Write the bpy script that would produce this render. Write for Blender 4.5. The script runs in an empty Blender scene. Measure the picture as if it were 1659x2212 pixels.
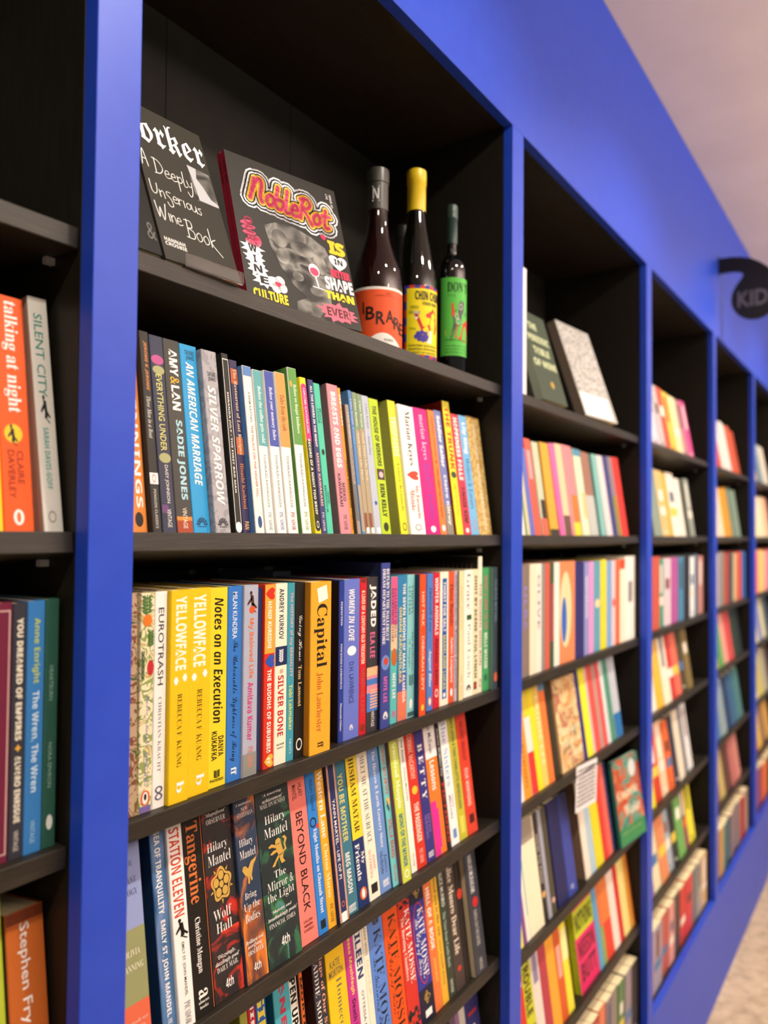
import bpy, bmesh, math, random
from mathutils import Matrix, Vector

# ------------------------------------------------------------------ camera, world, lights, exposure
scene = bpy.context.scene
COL = scene.collection
CAM_X, CAM_Y, CAM_Z = (-0.43074, -0.56000, 1.60000)
R_CAM = Matrix([[0.5651506, -0.0277984, -0.8245193], [-0.824947, -0.0091047, -0.5651368], [0.0082029, 0.9995721, -0.0280777]])
cd = bpy.data.cameras.new('camera')
cam = bpy.data.objects.new('camera', cd)
COL.objects.link(cam)
cam.matrix_world = Matrix.Translation((CAM_X, CAM_Y, CAM_Z)) @ R_CAM.to_4x4()
cd.sensor_fit = 'VERTICAL'
cd.sensor_height = 24.0
cd.sensor_width = 18.0
cd.lens = 1661.0 / 2212.0 * 24.0
cd.clip_start = 0.02
cd.dof.use_dof = True
cd.dof.focus_distance = 0.86
cd.dof.aperture_fstop = 2.1
cd.dof.aperture_blades = 0
scene.camera = cam

world = bpy.data.worlds.new('shop_light')
scene.world = world
world.use_nodes = True
bg = world.node_tree.nodes['Background']
bg.inputs[0].default_value = (1.0, 0.93, 0.84, 1)
bg.inputs[1].default_value = 0.34

def spot(x, y, z, tx, ty, tz, energy, size=math.radians(105), soft=0.03, blend=0.6, color=(1.0, 0.90, 0.76)):
    l = bpy.data.lights.new('ceiling_spot', 'SPOT')
    l.energy = energy; l.spot_size = size; l.spot_blend = blend; l.shadow_soft_size = soft; l.color = color
    o = bpy.data.objects.new('ceiling_spot', l)
    COL.objects.link(o)
    o.location = (x, y, z)
    d = Vector((tx - x, ty - y, tz - z))
    o.rotation_euler = d.to_track_quat('-Z', 'Y').to_euler()
    return o
for sx in (-1.5, -0.55, 0.40, 1.35, 2.3, 3.25, 4.2):
    spot(sx, -0.80, 2.74, sx + 0.12, 0.0, 1.15, 58)
spot(2.6, -2.4, 2.7, 2.2, 0.0, 2.2, 22, soft=0.08)
spot(0.4, -2.2, 2.7, 0.7, 0.0, 1.9, 16, soft=0.08)

def ceiling_fill(x, y, z, sx, sy, energy):  # added fill: upward area light out of view, brightens the ceiling, no real fitting
    l = bpy.data.lights.new('ceiling_fill_light', 'AREA'); l.shape = 'RECTANGLE'; l.size = sx; l.size_y = sy; l.energy = energy; l.color = (1.0, 0.88, 0.80)
    o = bpy.data.objects.new('ceiling_fill_light', l); COL.objects.link(o); o.location = (x, y, z); o.rotation_euler = (math.pi, 0, 0)
ceiling_fill(2.5, -2.4, 2.15, 5.0, 0.6, 440)

scene.view_settings.view_transform = 'Standard'
scene.view_settings.look = 'None'
scene.view_settings.gamma = 1.0
scene.view_settings.use_curve_mapping = False
scene.view_settings.exposure = -0.38
scene.cycles.use_denoising = True
scene.cycles.max_bounces = 8

# ------------------------------------------------------------------ helpers
def srgb(h):
    v = [int(h[i:i + 2], 16) / 255 for i in (1, 3, 5)]
    return tuple(((c + 0.055) / 1.055) ** 2.4 if c > 0.04045 else c / 12.92 for c in v)

_mats = {}
def mat(h, rough=0.46, spec=0.22, gain=0.9):
    key = (h, rough, spec, gain)
    if key in _mats: return _mats[key]
    m = bpy.data.materials.new('print_' + h[1:])
    m.use_nodes = True
    b = m.node_tree.nodes['Principled BSDF']
    c = srgb(h)
    b.inputs['Base Color'].default_value = (c[0] * gain, c[1] * gain, c[2] * gain, 1)
    b.inputs['Roughness'].default_value = rough
    b.inputs['Specular IOR Level'].default_value = spec
    _mats[key] = m
    return m

def noise_mat(name, cols, scale=(1, 1, 1), nscale=8, rough=0.45, bump=0.0, detail=4, lo=0.35, hi=0.65, dist=0.0, spec=0.4, constant=False):
    m = bpy.data.materials.new(name)
    m.use_nodes = True
    nt = m.node_tree; b = nt.nodes['Principled BSDF']
    tc = nt.nodes.new('ShaderNodeTexCoord'); mp = nt.nodes.new('ShaderNodeMapping')
    nz = nt.nodes.new('ShaderNodeTexNoise'); rp = nt.nodes.new('ShaderNodeValToRGB')
    mp.inputs['Scale'].default_value = scale
    nz.inputs['Scale'].default_value = nscale; nz.inputs['Detail'].default_value = detail; nz.inputs['Distortion'].default_value = dist
    nt.links.new(tc.outputs['Object'], mp.inputs['Vector']); nt.links.new(mp.outputs[0], nz.inputs['Vector'])
    nt.links.new(nz.outputs['Fac'], rp.inputs['Fac']); nt.links.new(rp.outputs['Color'], b.inputs['Base Color'])
    el = rp.color_ramp.elements
    while len(el) < len(cols): el.new(0.5)
    for i, c in enumerate(cols):
        el[i].position = lo + (hi - lo) * i / max(1, len(cols) - 1)
        el[i].color = (*[v * 0.9 for v in srgb(c)], 1)
    if constant: rp.color_ramp.interpolation = 'CONSTANT'
    b.inputs['Roughness'].default_value = rough
    b.inputs['Specular IOR Level'].default_value = spec
    if bump:
        bp = nt.nodes.new('ShaderNodeBump'); bp.inputs['Strength'].default_value = bump; bp.inputs['Distance'].default_value = 0.001
        nt.links.new(nz.outputs['Fac'], bp.inputs['Height']); nt.links.new(bp.outputs[0], b.inputs['Normal'])
    return m

M_BLUE = noise_mat('satin_blue_paint', ['#1f45c3', '#2349c7'], nscale=30, rough=0.44, bump=0.03, spec=0.4)
M_WOOD = noise_mat('black_brown_veneer', ['#1b1812', '#262119', '#353025'], scale=(3, 60, 60), nscale=6, rough=0.46, bump=0.15, lo=0.3, hi=0.75, spec=0.4)
M_WOOD_V = noise_mat('black_brown_veneer_upright', ['#15120c', '#1b1710', '#211c13'], scale=(60, 60, 3), nscale=6, rough=0.5, bump=0.1, lo=0.3, hi=0.75, spec=0.3)
M_BACK = noise_mat('black_hardboard', ['#1b1913', '#201e17'], nscale=40, rough=0.6, spec=0.3)
M_PAGES = noise_mat('cream_page_edges', ['#e6d8a8', '#f4e8c0'], scale=(900, 1, 1), nscale=3, rough=0.8, spec=0.1)
M_CEIL = noise_mat('ceiling_plaster', ['#e0d2cc', '#e6d8d2'], nscale=5, rough=0.9, spec=0.1)
M_FLOOR = noise_mat('speckled_stone_floor', ['#a8967c', '#bfab8e', '#d0bea0'], nscale=30, rough=0.55, lo=0.3, hi=0.7)
FIELDS = {'@ember': noise_mat('ember_print', ['#262224', '#2a2022', '#a8281c', '#d8402a'], nscale=38, detail=5, lo=.42, hi=.66, dist=1.2),
          '@flame': noise_mat('flame_field_print', ['#4a3a3c', '#8a4a2a', '#d8792c', '#e8a050'], scale=(1, 1, .45), nscale=45, detail=6, lo=.36, hi=.66, dist=.8),
          '@moss': noise_mat('moss_print', ['#1c2a2c', '#1f3a34', '#3a7a4a', '#4a8a9a'], nscale=45, detail=6, lo=.44, hi=.7, dist=1)}
M_WALL = mat('#cfc6bc', 0.9, 0.1)

def link(o, parent=None):
    COL.objects.link(o)
    if parent is not None: o.parent = parent
    return o

def tag(o, label, cat, group=None, kind=None):
    o['label'] = label; o['category'] = cat
    if group: o['group'] = group
    if kind: o['kind'] = kind
    return o

def empty(name, loc, rot=(0, 0, 0)):
    o = bpy.data.objects.new(name, None)
    o.empty_display_size = 0.02
    COL.objects.link(o)
    o.location = loc; o.rotation_euler = rot
    return o

def mesh_obj(name, verts, faces, mats, parent=None, fmat=None, smooth=False):
    me = bpy.data.meshes.new(name)
    me.from_pydata([tuple(v) for v in verts], [], faces)
    for m in (mats if isinstance(mats, (list, tuple)) else [mats]): me.materials.append(m)
    if fmat:
        for p, i in zip(me.polygons, fmat): p.material_index = i
    if smooth:
        for p in me.polygons: p.use_smooth = True
    me.update()
    o = bpy.data.objects.new(name, me)
    return link(o, parent)

class MB:
    """collects boxes and prisms into one mesh"""
    def __init__(s): s.v = []; s.f = []; s.fm = []
    def add(s, v, f, mi=0):
        n = len(s.v); s.v += [tuple(p) for p in v]; s.f += [tuple(i + n for i in q) for q in f]; s.fm += [mi] * len(f)
    def box(s, x0, y0, z0, x1, y1, z1, mi=0):
        s.add([(x0, y0, z0), (x1, y0, z0), (x1, y1, z0), (x0, y1, z0), (x0, y0, z1), (x1, y0, z1), (x1, y1, z1), (x0, y1, z1)],
              [(0, 3, 2, 1), (4, 5, 6, 7), (0, 1, 5, 4), (1, 2, 6, 5), (2, 3, 7, 6), (3, 0, 4, 7)], mi)
    def lathe(s, prof, n=40, mi=0):
        k = len(prof); v = []
        for r, z in prof:
            for j in range(n):
                a = 2 * math.pi * j / n
                v.append((r * math.cos(a), r * math.sin(a), z))
        f = []
        for i in range(k - 1):
            for j in range(n):
                f.append((i * n + j, i * n + (j + 1) % n, (i + 1) * n + (j + 1) % n, (i + 1) * n + j))
        f.append(tuple(range(n - 1, -1, -1))); f.append(tuple((k - 1) * n + j for j in range(n)))
        s.add(v, f, mi)
    def build(s, name, mats, parent=None, smooth=False, bevel=0):
        o = mesh_obj(name, s.v, s.f, mats, parent, s.fm, smooth)
        if bevel:
            md = o.modifiers.new('edge', 'BEVEL'); md.width = bevel; md.segments = 2; md.limit_method = 'ANGLE'
        return o

# ------------------------------------------------------------------ lettering: queued, made into meshes in one pass
def styled(t, st):
    base = {'b': (0x1D5D4, 0x1D5EE, 0x1D7EC), 'k': (0x1D5D4, 0x1D5EE, 0x1D7EC), 'bi': (0x1D63C, 0x1D656, None),
            'r': (0x1D400, 0x1D41A, 0x1D7CE), 'n': (0x1D400, 0x1D41A, 0x1D7CE), 'ri': (0x1D468, 0x1D482, None),
            'i': (0x1D434, 0x1D44E, None), 'f': (0x1D56C, 0x1D586, None), 'w': (0x1D4D0, 0x1D4EA, None)}.get(st)
    if not base: return t
    out = []
    for c in t:
        if 'A' <= c <= 'Z': out.append(chr(base[0] + ord(c) - 65))
        elif 'a' <= c <= 'z':
            out.append('\u210e' if (st == 'i' and c == 'h') else chr(base[1] + ord(c) - 97))
        elif '0' <= c <= '9' and base[2]: out.append(chr(base[2] + ord(c) - 48))
        else: out.append(c)
    return ''.join(out)
OFFS = {'k': 0.018, 'n': -0.012, 's': 0.006, 'w': -0.004}
QUEUE = []
def lettering(name, text, style, colour, fn, parent, offset=None, box=(0, 0, 1, 1), res=2, ref=None):
    """fn maps (u, v) in box coordinates to a local 3D point; u runs along the line, v up the letters"""
    QUEUE.append((name, text, style, OFFS.get(style, 0.0) if offset is None else offset, colour, fn, parent, box, res, ref))

def flush_lettering():
    cache = {}
    objs = {}
    for q in QUEUE:
        key = (q[1], q[2], round(q[3], 4), q[8])
        if key in objs: continue
        cu = bpy.data.curves.new('letters', 'FONT')
        cu.body = styled(q[1], q[2]); cu.size = 1.0; cu.resolution_u = q[8]; cu.offset = q[3]
        o = bpy.data.objects.new('letters', cu); COL.objects.link(o); objs[key] = o
    bpy.context.view_layer.update()
    dg = bpy.context.evaluated_depsgraph_get()
    for key, o in objs.items():
        me = bpy.data.meshes.new_from_object(o.evaluated_get(dg))
        vs = [(v.co.x, v.co.y) for v in me.vertices]; fs = [tuple(p.vertices) for p in me.polygons]
        bpy.data.meshes.remove(me)
        cache[key] = (vs, fs)
    for o in objs.values():
        cu = o.data; bpy.data.objects.remove(o); bpy.data.curves.remove(cu)
    for name, text, style, off, colour, fn, parent, box, res, ref in QUEUE:
        vs, fs = cache[(text, style, round(off, 4), res)]
        if not vs: continue
        bs = vs if ref is None else cache[(text, style, round(ref, 4), res)][0]
        x0 = min(v[0] for v in bs); x1 = max(v[0] for v in bs); y0 = min(v[1] for v in bs); y1 = max(v[1] for v in bs)
        bx0, by0, bx1, by1 = box
        sx = (bx1 - bx0) / max(1e-6, x1 - x0); sy = (by1 - by0) / max(1e-6, y1 - y0)
        pts = [fn(bx0 + (x - x0) * sx, by0 + (y - y0) * sy) for x, y in vs]
        mesh_obj(name, pts, fs, colour if not isinstance(colour, str) else mat(colour), parent)

# flat printed shapes, as outlines in a unit square (x right, y down)
def circ(cx, cy, rx, ry, n=28, a0=0.0, a1=2 * math.pi):
    return [(cx + rx * math.cos(a0 + (a1 - a0) * i / n), cy + ry * math.sin(a0 + (a1 - a0) * i / n)) for i in range(n + (0 if abs(a1 - a0 - 2 * math.pi) < 1e-6 else 1))]
def ring_faces(o, i):
    n = len(o); return o + i, [(k, (k + 1) % n, n + (k + 1) % n, n + k) for k in range(n)]
def shape(kind):
    """-> list of (points, faces)"""
    R_ = [(0, 0), (1, 0), (1, 1), (0, 1)]
    if kind == 'rect': return [(R_, [(0, 1, 2, 3)])]
    if kind == 'ell': p = circ(.5, .5, .5, .5); return [(p, [tuple(range(len(p)))])]
    if kind == 'ring': p, f = ring_faces(circ(.5, .5, .5, .5), circ(.5, .5, .36, .36)); return [(p, f)]
    if kind == 'ringo': p, f = ring_faces(circ(.5, .5, .5, .5, 40), circ(.5, .5, .44, .485, 40)); return [(p, f)]
    if kind == 'frame': p, f = ring_faces(R_, [(.08, .006), (.92, .006), (.92, .994), (.08, .994)]); return [(p, f)]
    if kind == 'pill':
        p = circ(.5, .05, .5, .05, 12, math.pi, 2 * math.pi) + circ(.5, .95, .5, .05, 12, 0, math.pi); return [(p, [tuple(range(len(p)))])]
    if kind == 'fan':
        out = []
        for k in range(7):
            a0 = math.pi + math.pi * k / 7 + .06; a1 = math.pi + math.pi * (k + 1) / 7 - .06
            p = [(.5 + .18 * math.cos(a0), .85 + .3 * math.sin(a0)), (.5 + .5 * math.cos(a0), .85 + .85 * math.sin(a0)), (.5 + .5 * math.cos(a1), .85 + .85 * math.sin(a1)), (.5 + .18 * math.cos(a1), .85 + .3 * math.sin(a1))]
            out.append((p, [(0, 1, 2, 3)]))
        out.append(([(.1, .93), (.9, .93), (.9, 1), (.1, 1)], [(0, 1, 2, 3)])); return out
    if kind == 'bars':
        return [([(.15, k / 7), (1, k / 7), (1, (k + .5) / 7), (.15, (k + .5) / 7)], [(0, 1, 2, 3)]) for k in range(7)]
    if kind == 'card': return [([(0, .18), (.86, 0), (1, .78), (.16, 1)], [(0, 1, 2, 3)])]
    if kind == 'eye': p = [(0, .5), (.3, .1), (.7, .1), (1, .5), (.7, .9), (.3, .9)]; return [(p, [tuple(range(6))])]
    if kind == 'leaf':
        out = [([(.46, 0), (.54, 0), (.54, 1), (.46, 1)], [(0, 1, 2, 3)])]
        for k in range(5):
            y = .1 + .18 * k
            for s in (-1, 1):
                out.append(([(.5, y + .12), (.5 + s * .22, y - .08), (.5 + s * .48, y - .06), (.5 + s * .3, y + .1)], [(0, 1, 2, 3)]))
        return out
    if kind == 'man':
        p = circ(.38, .1, .13, .09, 12); out = [(p, [tuple(range(12))])]
        for q in ([(.3, .18), (.62, .22), (.7, .62), (.42, .64)], [(.45, .25), (.1, .5), (.0, .62), (.08, .66), (.5, .42)], [(.45, .58), (.72, .58), (.66, .82), (.36, .84)], [(.36, .8), (.5, .8), (.95, 1.), (.8, 1.)], [(.5, .62), (.72, .6), (1, .78), (.88, .84)]):
            out.append((q, [tuple(range(len(q)))]))
        return out
    if kind == 'rose':
        out = []
        p = [(.5 + (.44 + .06 * math.cos(5 * a)) * math.cos(a - math.pi / 2), .5 + (.44 + .06 * math.cos(5 * a)) * math.sin(a - math.pi / 2)) for a in [2 * math.pi * k / 60 for k in range(60)]]
        q = [(.5 + (.36 + .05 * math.cos(5 * a)) * math.cos(a - math.pi / 2), .5 + (.36 + .05 * math.cos(5 * a)) * math.sin(a - math.pi / 2)) for a in [2 * math.pi * k / 60 for k in range(60)]]
        out.append(ring_faces(p, q))
        for k in range(5):
            a = 2 * math.pi * k / 5 - math.pi / 2
            c = circ(.5 + .25 * math.cos(a), .5 + .25 * math.sin(a), .13, .13, 14); out.append((c, [tuple(range(14))]))
            a += math.pi / 5
            out.append(([(.5 + .42 * math.cos(a - .1), .5 + .42 * math.sin(a - .1)), (.5 + .56 * math.cos(a), .5 + .56 * math.sin(a)), (.5 + .42 * math.cos(a + .1), .5 + .42 * math.sin(a + .1))], [(0, 1, 2)]))
        c = circ(.5, .5, .1, .1, 16); out.append((c, [tuple(range(16))])); return out
    if kind == 'bird':
        return [(q, [tuple(range(len(q)))]) for q in ([(.05, .35), (.3, .22), (.42, .36), (.7, .46), (.62, .66), (.4, .74), (.2, .58)], [(.42, .36), (.62, .1), (1, .0), (.92, .14), (.78, .26), (.7, .46)], [(.05, .35), (.12, .2), (.26, .2), (.3, .3)], [(.38, .7), (.5, .7), (.46, 1), (.36, 1)], [(.5, .68), (.6, .64), (.66, .88), (.56, .92)])]
    if kind == 'lion':
        return [(q, [tuple(range(len(q)))]) for q in ([(.42, .1), (.56, .06), (.66, .14), (.64, .26), (.5, .3), (.38, .24)], [(.4, .24), (.66, .22), (.72, .5), (.78, .66), (.52, .7), (.44, .5)], [(.42, .28), (.22, .18), (.06, .24), (.1, .3), (.24, .3), (.44, .4)], [(.46, .42), (.24, .44), (.12, .52), (.2, .56), (.46, .52)], [(.54, .62), (.74, .62), (.7, .82), (.8, .96), (.62, .98), (.56, .84)], [(.5, .62), (.6, .68), (.4, .84), (.3, .98), (.16, .96), (.32, .8)],
                [(.74, .62), (.9, .56), (.86, .36), (.96, .2), (.86, .06), (.72, .08), (.84, .18), (.78, .36), (.82, .52), (.7, .58)])]
    if kind == 'flor':
        rr = random.Random(5); out = []
        for k in range(26):
            c = circ(rr.uniform(.06, .94), rr.uniform(.04, .96), rr.uniform(.06, .16), rr.uniform(.05, .12), 8); out.append((c, [tuple(range(8))]))
        return out
    return []

def decal(name, kind, colour, fn, parent, x0, y0, x1, y1):
    v = []; f = []
    for p, fs in shape(kind):
        n = len(v); v += [fn(x0 + (x1 - x0) * px, y0 + (y1 - y0) * py) for px, py in p]
        f += [tuple(i + n for i in q) for q in fs]
    if v: return mesh_obj(name, v, f, (FIELDS[colour] if colour in FIELDS else mat(colour)) if isinstance(colour, str) else colour, parent)

def prints(root, items, w, h, yfront, fnxz=None):
    """spine or cover printing; x 0..w, z 0..h, printed on the plane y = yfront, facing -Y"""
    nt = 0
    for k, it in enumerate(items):
        y = yfront - 0.00012 - 0.00005 * k
        if it[0] == '#':
            _, kind, col, t0, t1, a0, a1 = it
            eps = 0.0006
            x0 = max(eps, a0 * w); x1 = min(w - eps, a1 * w)
            decal('colour_band' if kind == 'rect' else 'printed_emblem', kind, col, lambda u, v, y=y: (u, y, h - v), root, x0, max(.0004, t0 * h), x1, min(h - .0004, t1 * h))
        else:
            text, st, col, t0, t1, a0, a1 = it
            if len(text) > 1 and text[0] == 'h' and st != 'w' and (len(text) > 2) and text not in NOTH:
                lettering('small_lettering', text[1:], st, col, lambda u, v, y=y: (u, y, v), root, box=(a0 * w, h * (1 - t1), a1 * w, h * (1 - t0)))
            else:
                nm = 'title_lettering' if nt == 0 else ('author_lettering' if nt == 1 else 'publisher_lettering')
                nt += 1
                lettering(nm, text, st, col, lambda u, v, y=y: (v, y, h - u), root, box=(t0 * h, a0 * w, t1 * h, a1 * w))
NOTH = set()

PATS = {}
def cover_mat(col, opt):
    p = opt.get('pat')
    if not p: return mat(col)
    key = (col, p)
    if key not in PATS:
        k = p[0]
        if k == 'flora': PATS[key] = noise_mat('botanical_print', [col, col, p[1], col, p[2], col], nscale=70, detail=1, lo=.30, hi=.72, dist=1.5, constant=True)
        elif k == 'leaf': PATS[key] = noise_mat('faint_leaf_print', [col, p[1]], nscale=60, detail=1, lo=.5, hi=.54, dist=2)
        elif k == 'spot': PATS[key] = noise_mat('gold_spotted_print', [col, p[1]], nscale=130, detail=1, lo=.46, hi=.56)
        elif k == 'water': PATS[key] = noise_mat('watery_print', [p[2], col, p[1]], scale=(1, 1, .35), nscale=34, detail=5, lo=.35, hi=.65, dist=1)
        elif k == 'blotch': PATS[key] = noise_mat('dark_blotch_print', [col, p[2], p[1]], nscale=32, detail=6, lo=.50, hi=.66, dist=.8)
        elif k == 'flame': PATS[key] = noise_mat('flame_print', [p[2], col, p[1]], scale=(1, 1, .5), nscale=26, detail=6, lo=.40, hi=.62, dist=1.2)
    return PATS[key]

def cover_mesh(w, h, d, t=0.0006, r=0.0012):
    """U shaped wrap: spine at y=0, boards going back to y=d; material 1 on the outside of the left board"""
    ring = [(0, d), (0, r), (r * .3, r * .3), (r, 0), (w - r, 0), (w - r * .3, r * .3), (w, r), (w, d), (w - t, d), (w - t, t * 2), (t, t * 2), (t, d)]
    n = len(ring)
    v = [(x, y, 0) for x, y in ring] + [(x, y, h) for x, y in ring]
    f = []; fm = []
    for i in range(n):
        j = (i + 1) % n
        f.append((i, j, n + j, n + i)); fm.append(1 if i == 0 else 0)
    f.append(tuple(range(n - 1, -1, -1))); f.append(tuple(range(n, 2 * n))); fm += [0, 0]
    return v, f, fm

def make_book(x, off, z, w, h, lean, col, label, items, opt, group, depth=0.126, name='paperback_book', tau=0.0):
    """off = distance behind the shelf's front edge, z = height of that edge, tau = backward slope of the shelf"""
    ta = math.radians(tau)
    root = empty(name, (x, .020 + off * math.cos(ta) + .0003 * math.sin(ta), z - off * math.sin(ta) + .0003 * math.cos(ta)))
    root.rotation_mode = 'YXZ'
    root.rotation_euler = (-ta, -math.radians(lean), 0)
    tag(root, label, 'book', group)
    cm = cover_mat(col, opt)
    v, f, fm = cover_mesh(w, h, depth)
    cover = mesh_obj('cover', v, f, [cm, mat(opt['side']) if 'side' in opt else cm], root, fm)
    mb = MB(); e = 0.0009
    mb.box(e, 0.0016, 0.0012, w - e, depth - 0.001, h - 0.0012)
    mb.build('page_block', M_PAGES, root)
    prints(cover, items, w, h, 0.0)
    if name == 'paperback_book' and h > .222 and col == '#eae4d0':   # scalloped pale teeth along the head of the dark left board
        for k in range(11):
            yy = .012 + .0088 * k
            mesh_obj('printed_tooth', [(-.0002, yy, h - .030), (-.0002, yy + .006, h - .030), (-.0002, yy + .0005, h - .010)], [(0, 1, 2)], mat('#6a5a5c'), cover)
    return root

# ------------------------------------------------------------------ the room
def struct(name, mb, m):
    o = mb.build(name, m); o['kind'] = 'structure'; return o
PITCH, POST = 0.815, 0.045
Z_FLOOR, Z_PLINTH, Z_OPEN, Z_CEIL = 0.02, 0.358, 2.307, 2.806
XL, XR = -PITCH - POST, 5 * PITCH + 0.2
mb = MB(); mb.box(-4, -5, -0.08, 9, 0.6, Z_FLOOR); struct('floor', mb, M_FLOOR)
mb = MB(); mb.box(-4, -5, Z_CEIL, 9, 0.6, Z_CEIL + 0.08); struct('ceiling', mb, M_CEIL)
mb = MB(); mb.box(-4, 0.33, Z_FLOOR, 9, 0.42, Z_CEIL); struct('wall_back', mb, M_WALL)

fac = empty('shelving_surround', (0, 0, Z_FLOOR))
tag(fac, 'blue painted surround of posts, fascia and plinth framing all the black bookcases', 'shelving surround')
def fpart(name, x0, y0, z0, x1, y1, z1):
    mb = MB(); mb.box(x0, y0, z0 - Z_FLOOR, x1, y1, z1 - Z_FLOOR)
    return mb.build(name, M_BLUE, fac, bevel=0.001)
fpart('fascia_panel', XL, 0, Z_OPEN, XR, 0.018, Z_CEIL - 0.001)
fpart('plinth_panel', XL, 0, Z_FLOOR + 0.001, XR, 0.018, Z_PLINTH)
for k in range(-1, 6):
    fpart('post', k * PITCH - POST, 0, Z_PLINTH, k * PITCH, 0.018, Z_OPEN)

# ------------------------------------------------------------------ the six bookcases
SH_A = (1.857, 1.5996, 1.3387, 1.1176, 0.888, 0.645)
SH_B = (1.857, 1.5996, 1.337, 1.112, 0.850, 0.612)
TILT = [0.0, math.radians(8), 0.0, math.radians(8), math.radians(8), math.radians(8)]
CASES = ['black-brown bookcase cut by the picture edge, beside the sharp blue post', 'black-brown bookcase in focus holding the wine bottles on top', 'black-brown bookcase with a white hanging card, next after the bottle bay',
         'black-brown bookcase third along, behind the blurred blue post under the fascia', 'black-brown bookcase below the round hanging sign', 'black-brown bookcase farthest along the blue surround']
for k, lab in zip(range(-1, 5), CASES):
    x0 = k * PITCH - POST / 2 + 0.0005; x1 = x0 + PITCH - 0.001
    zb = Z_PLINTH - 0.016; zt = Z_OPEN + 0.02
    root = empty('bookcase', (x0, 0.019, Z_FLOOR)); tag(root, lab, 'bookcase', 'black bookcases in the blue surround')
    W_ = x1 - x0
    def part(name, a, m, bev=0.0006):
        mb = MB(); mb.box(a[0], a[1], a[2] - Z_FLOOR, a[3], a[4], a[5] - Z_FLOOR); return mb.build(name, m, root, bevel=bev)
    t = 0.0215
    part('side_panel', (0, 0, Z_FLOOR + .002, t, .268, zt), M_WOOD_V); part('side_panel', (W_ - t, 0, Z_FLOOR + .002, W_, .268, zt), M_WOOD_V)
    part('top_panel', (t, 0.0005, zt - .018, W_ - t, .268, zt), M_WOOD); part('bottom_panel', (t, 0.0005, zb, W_ - t, .268, zb + .018), M_WOOD)
    back = MB()
    for j in range(3):
        a = t + (W_ - 2 * t) * j / 3 + .0006; b = t + (W_ - 2 * t) * (j + 1) / 3 - .0006
        back.box(a, .262, zb - Z_FLOOR, b, .266, zt - Z_FLOOR)
    back.build('back_panel', M_BACK, root)
    for si, s in enumerate(SH_A if k < 1 else SH_B):
        if k == -1 and s < 1.0: continue
        ta = TILT[si] if not (si == 0 and k >= 2) else math.radians(10)   # the loose shelves rest on low back pins and slope backwards
        mb = MB(); mb.box(t + .0015, 0, -.018, W_ - t - .0015, .240, 0)
        so = mb.build('shelf', M_WOOD, root, bevel=.0008)
        so.location = (0, .001, s - Z_FLOOR); so.rotation_euler = (-ta, 0, 0)
        for sx in (t + .004, W_ - t - .004):
            for sy in (.04, .21):
                zz = s - Z_FLOOR - sy * math.tan(ta) - .018 / math.cos(ta) - .0006
                mb = MB(); mb.box(sx - .0042, sy - .003, zz - .006, sx + .0042, sy + .003, zz); mb.build('shelf_pin', mat('#b8b8b8', .3, .8), root)

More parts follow.
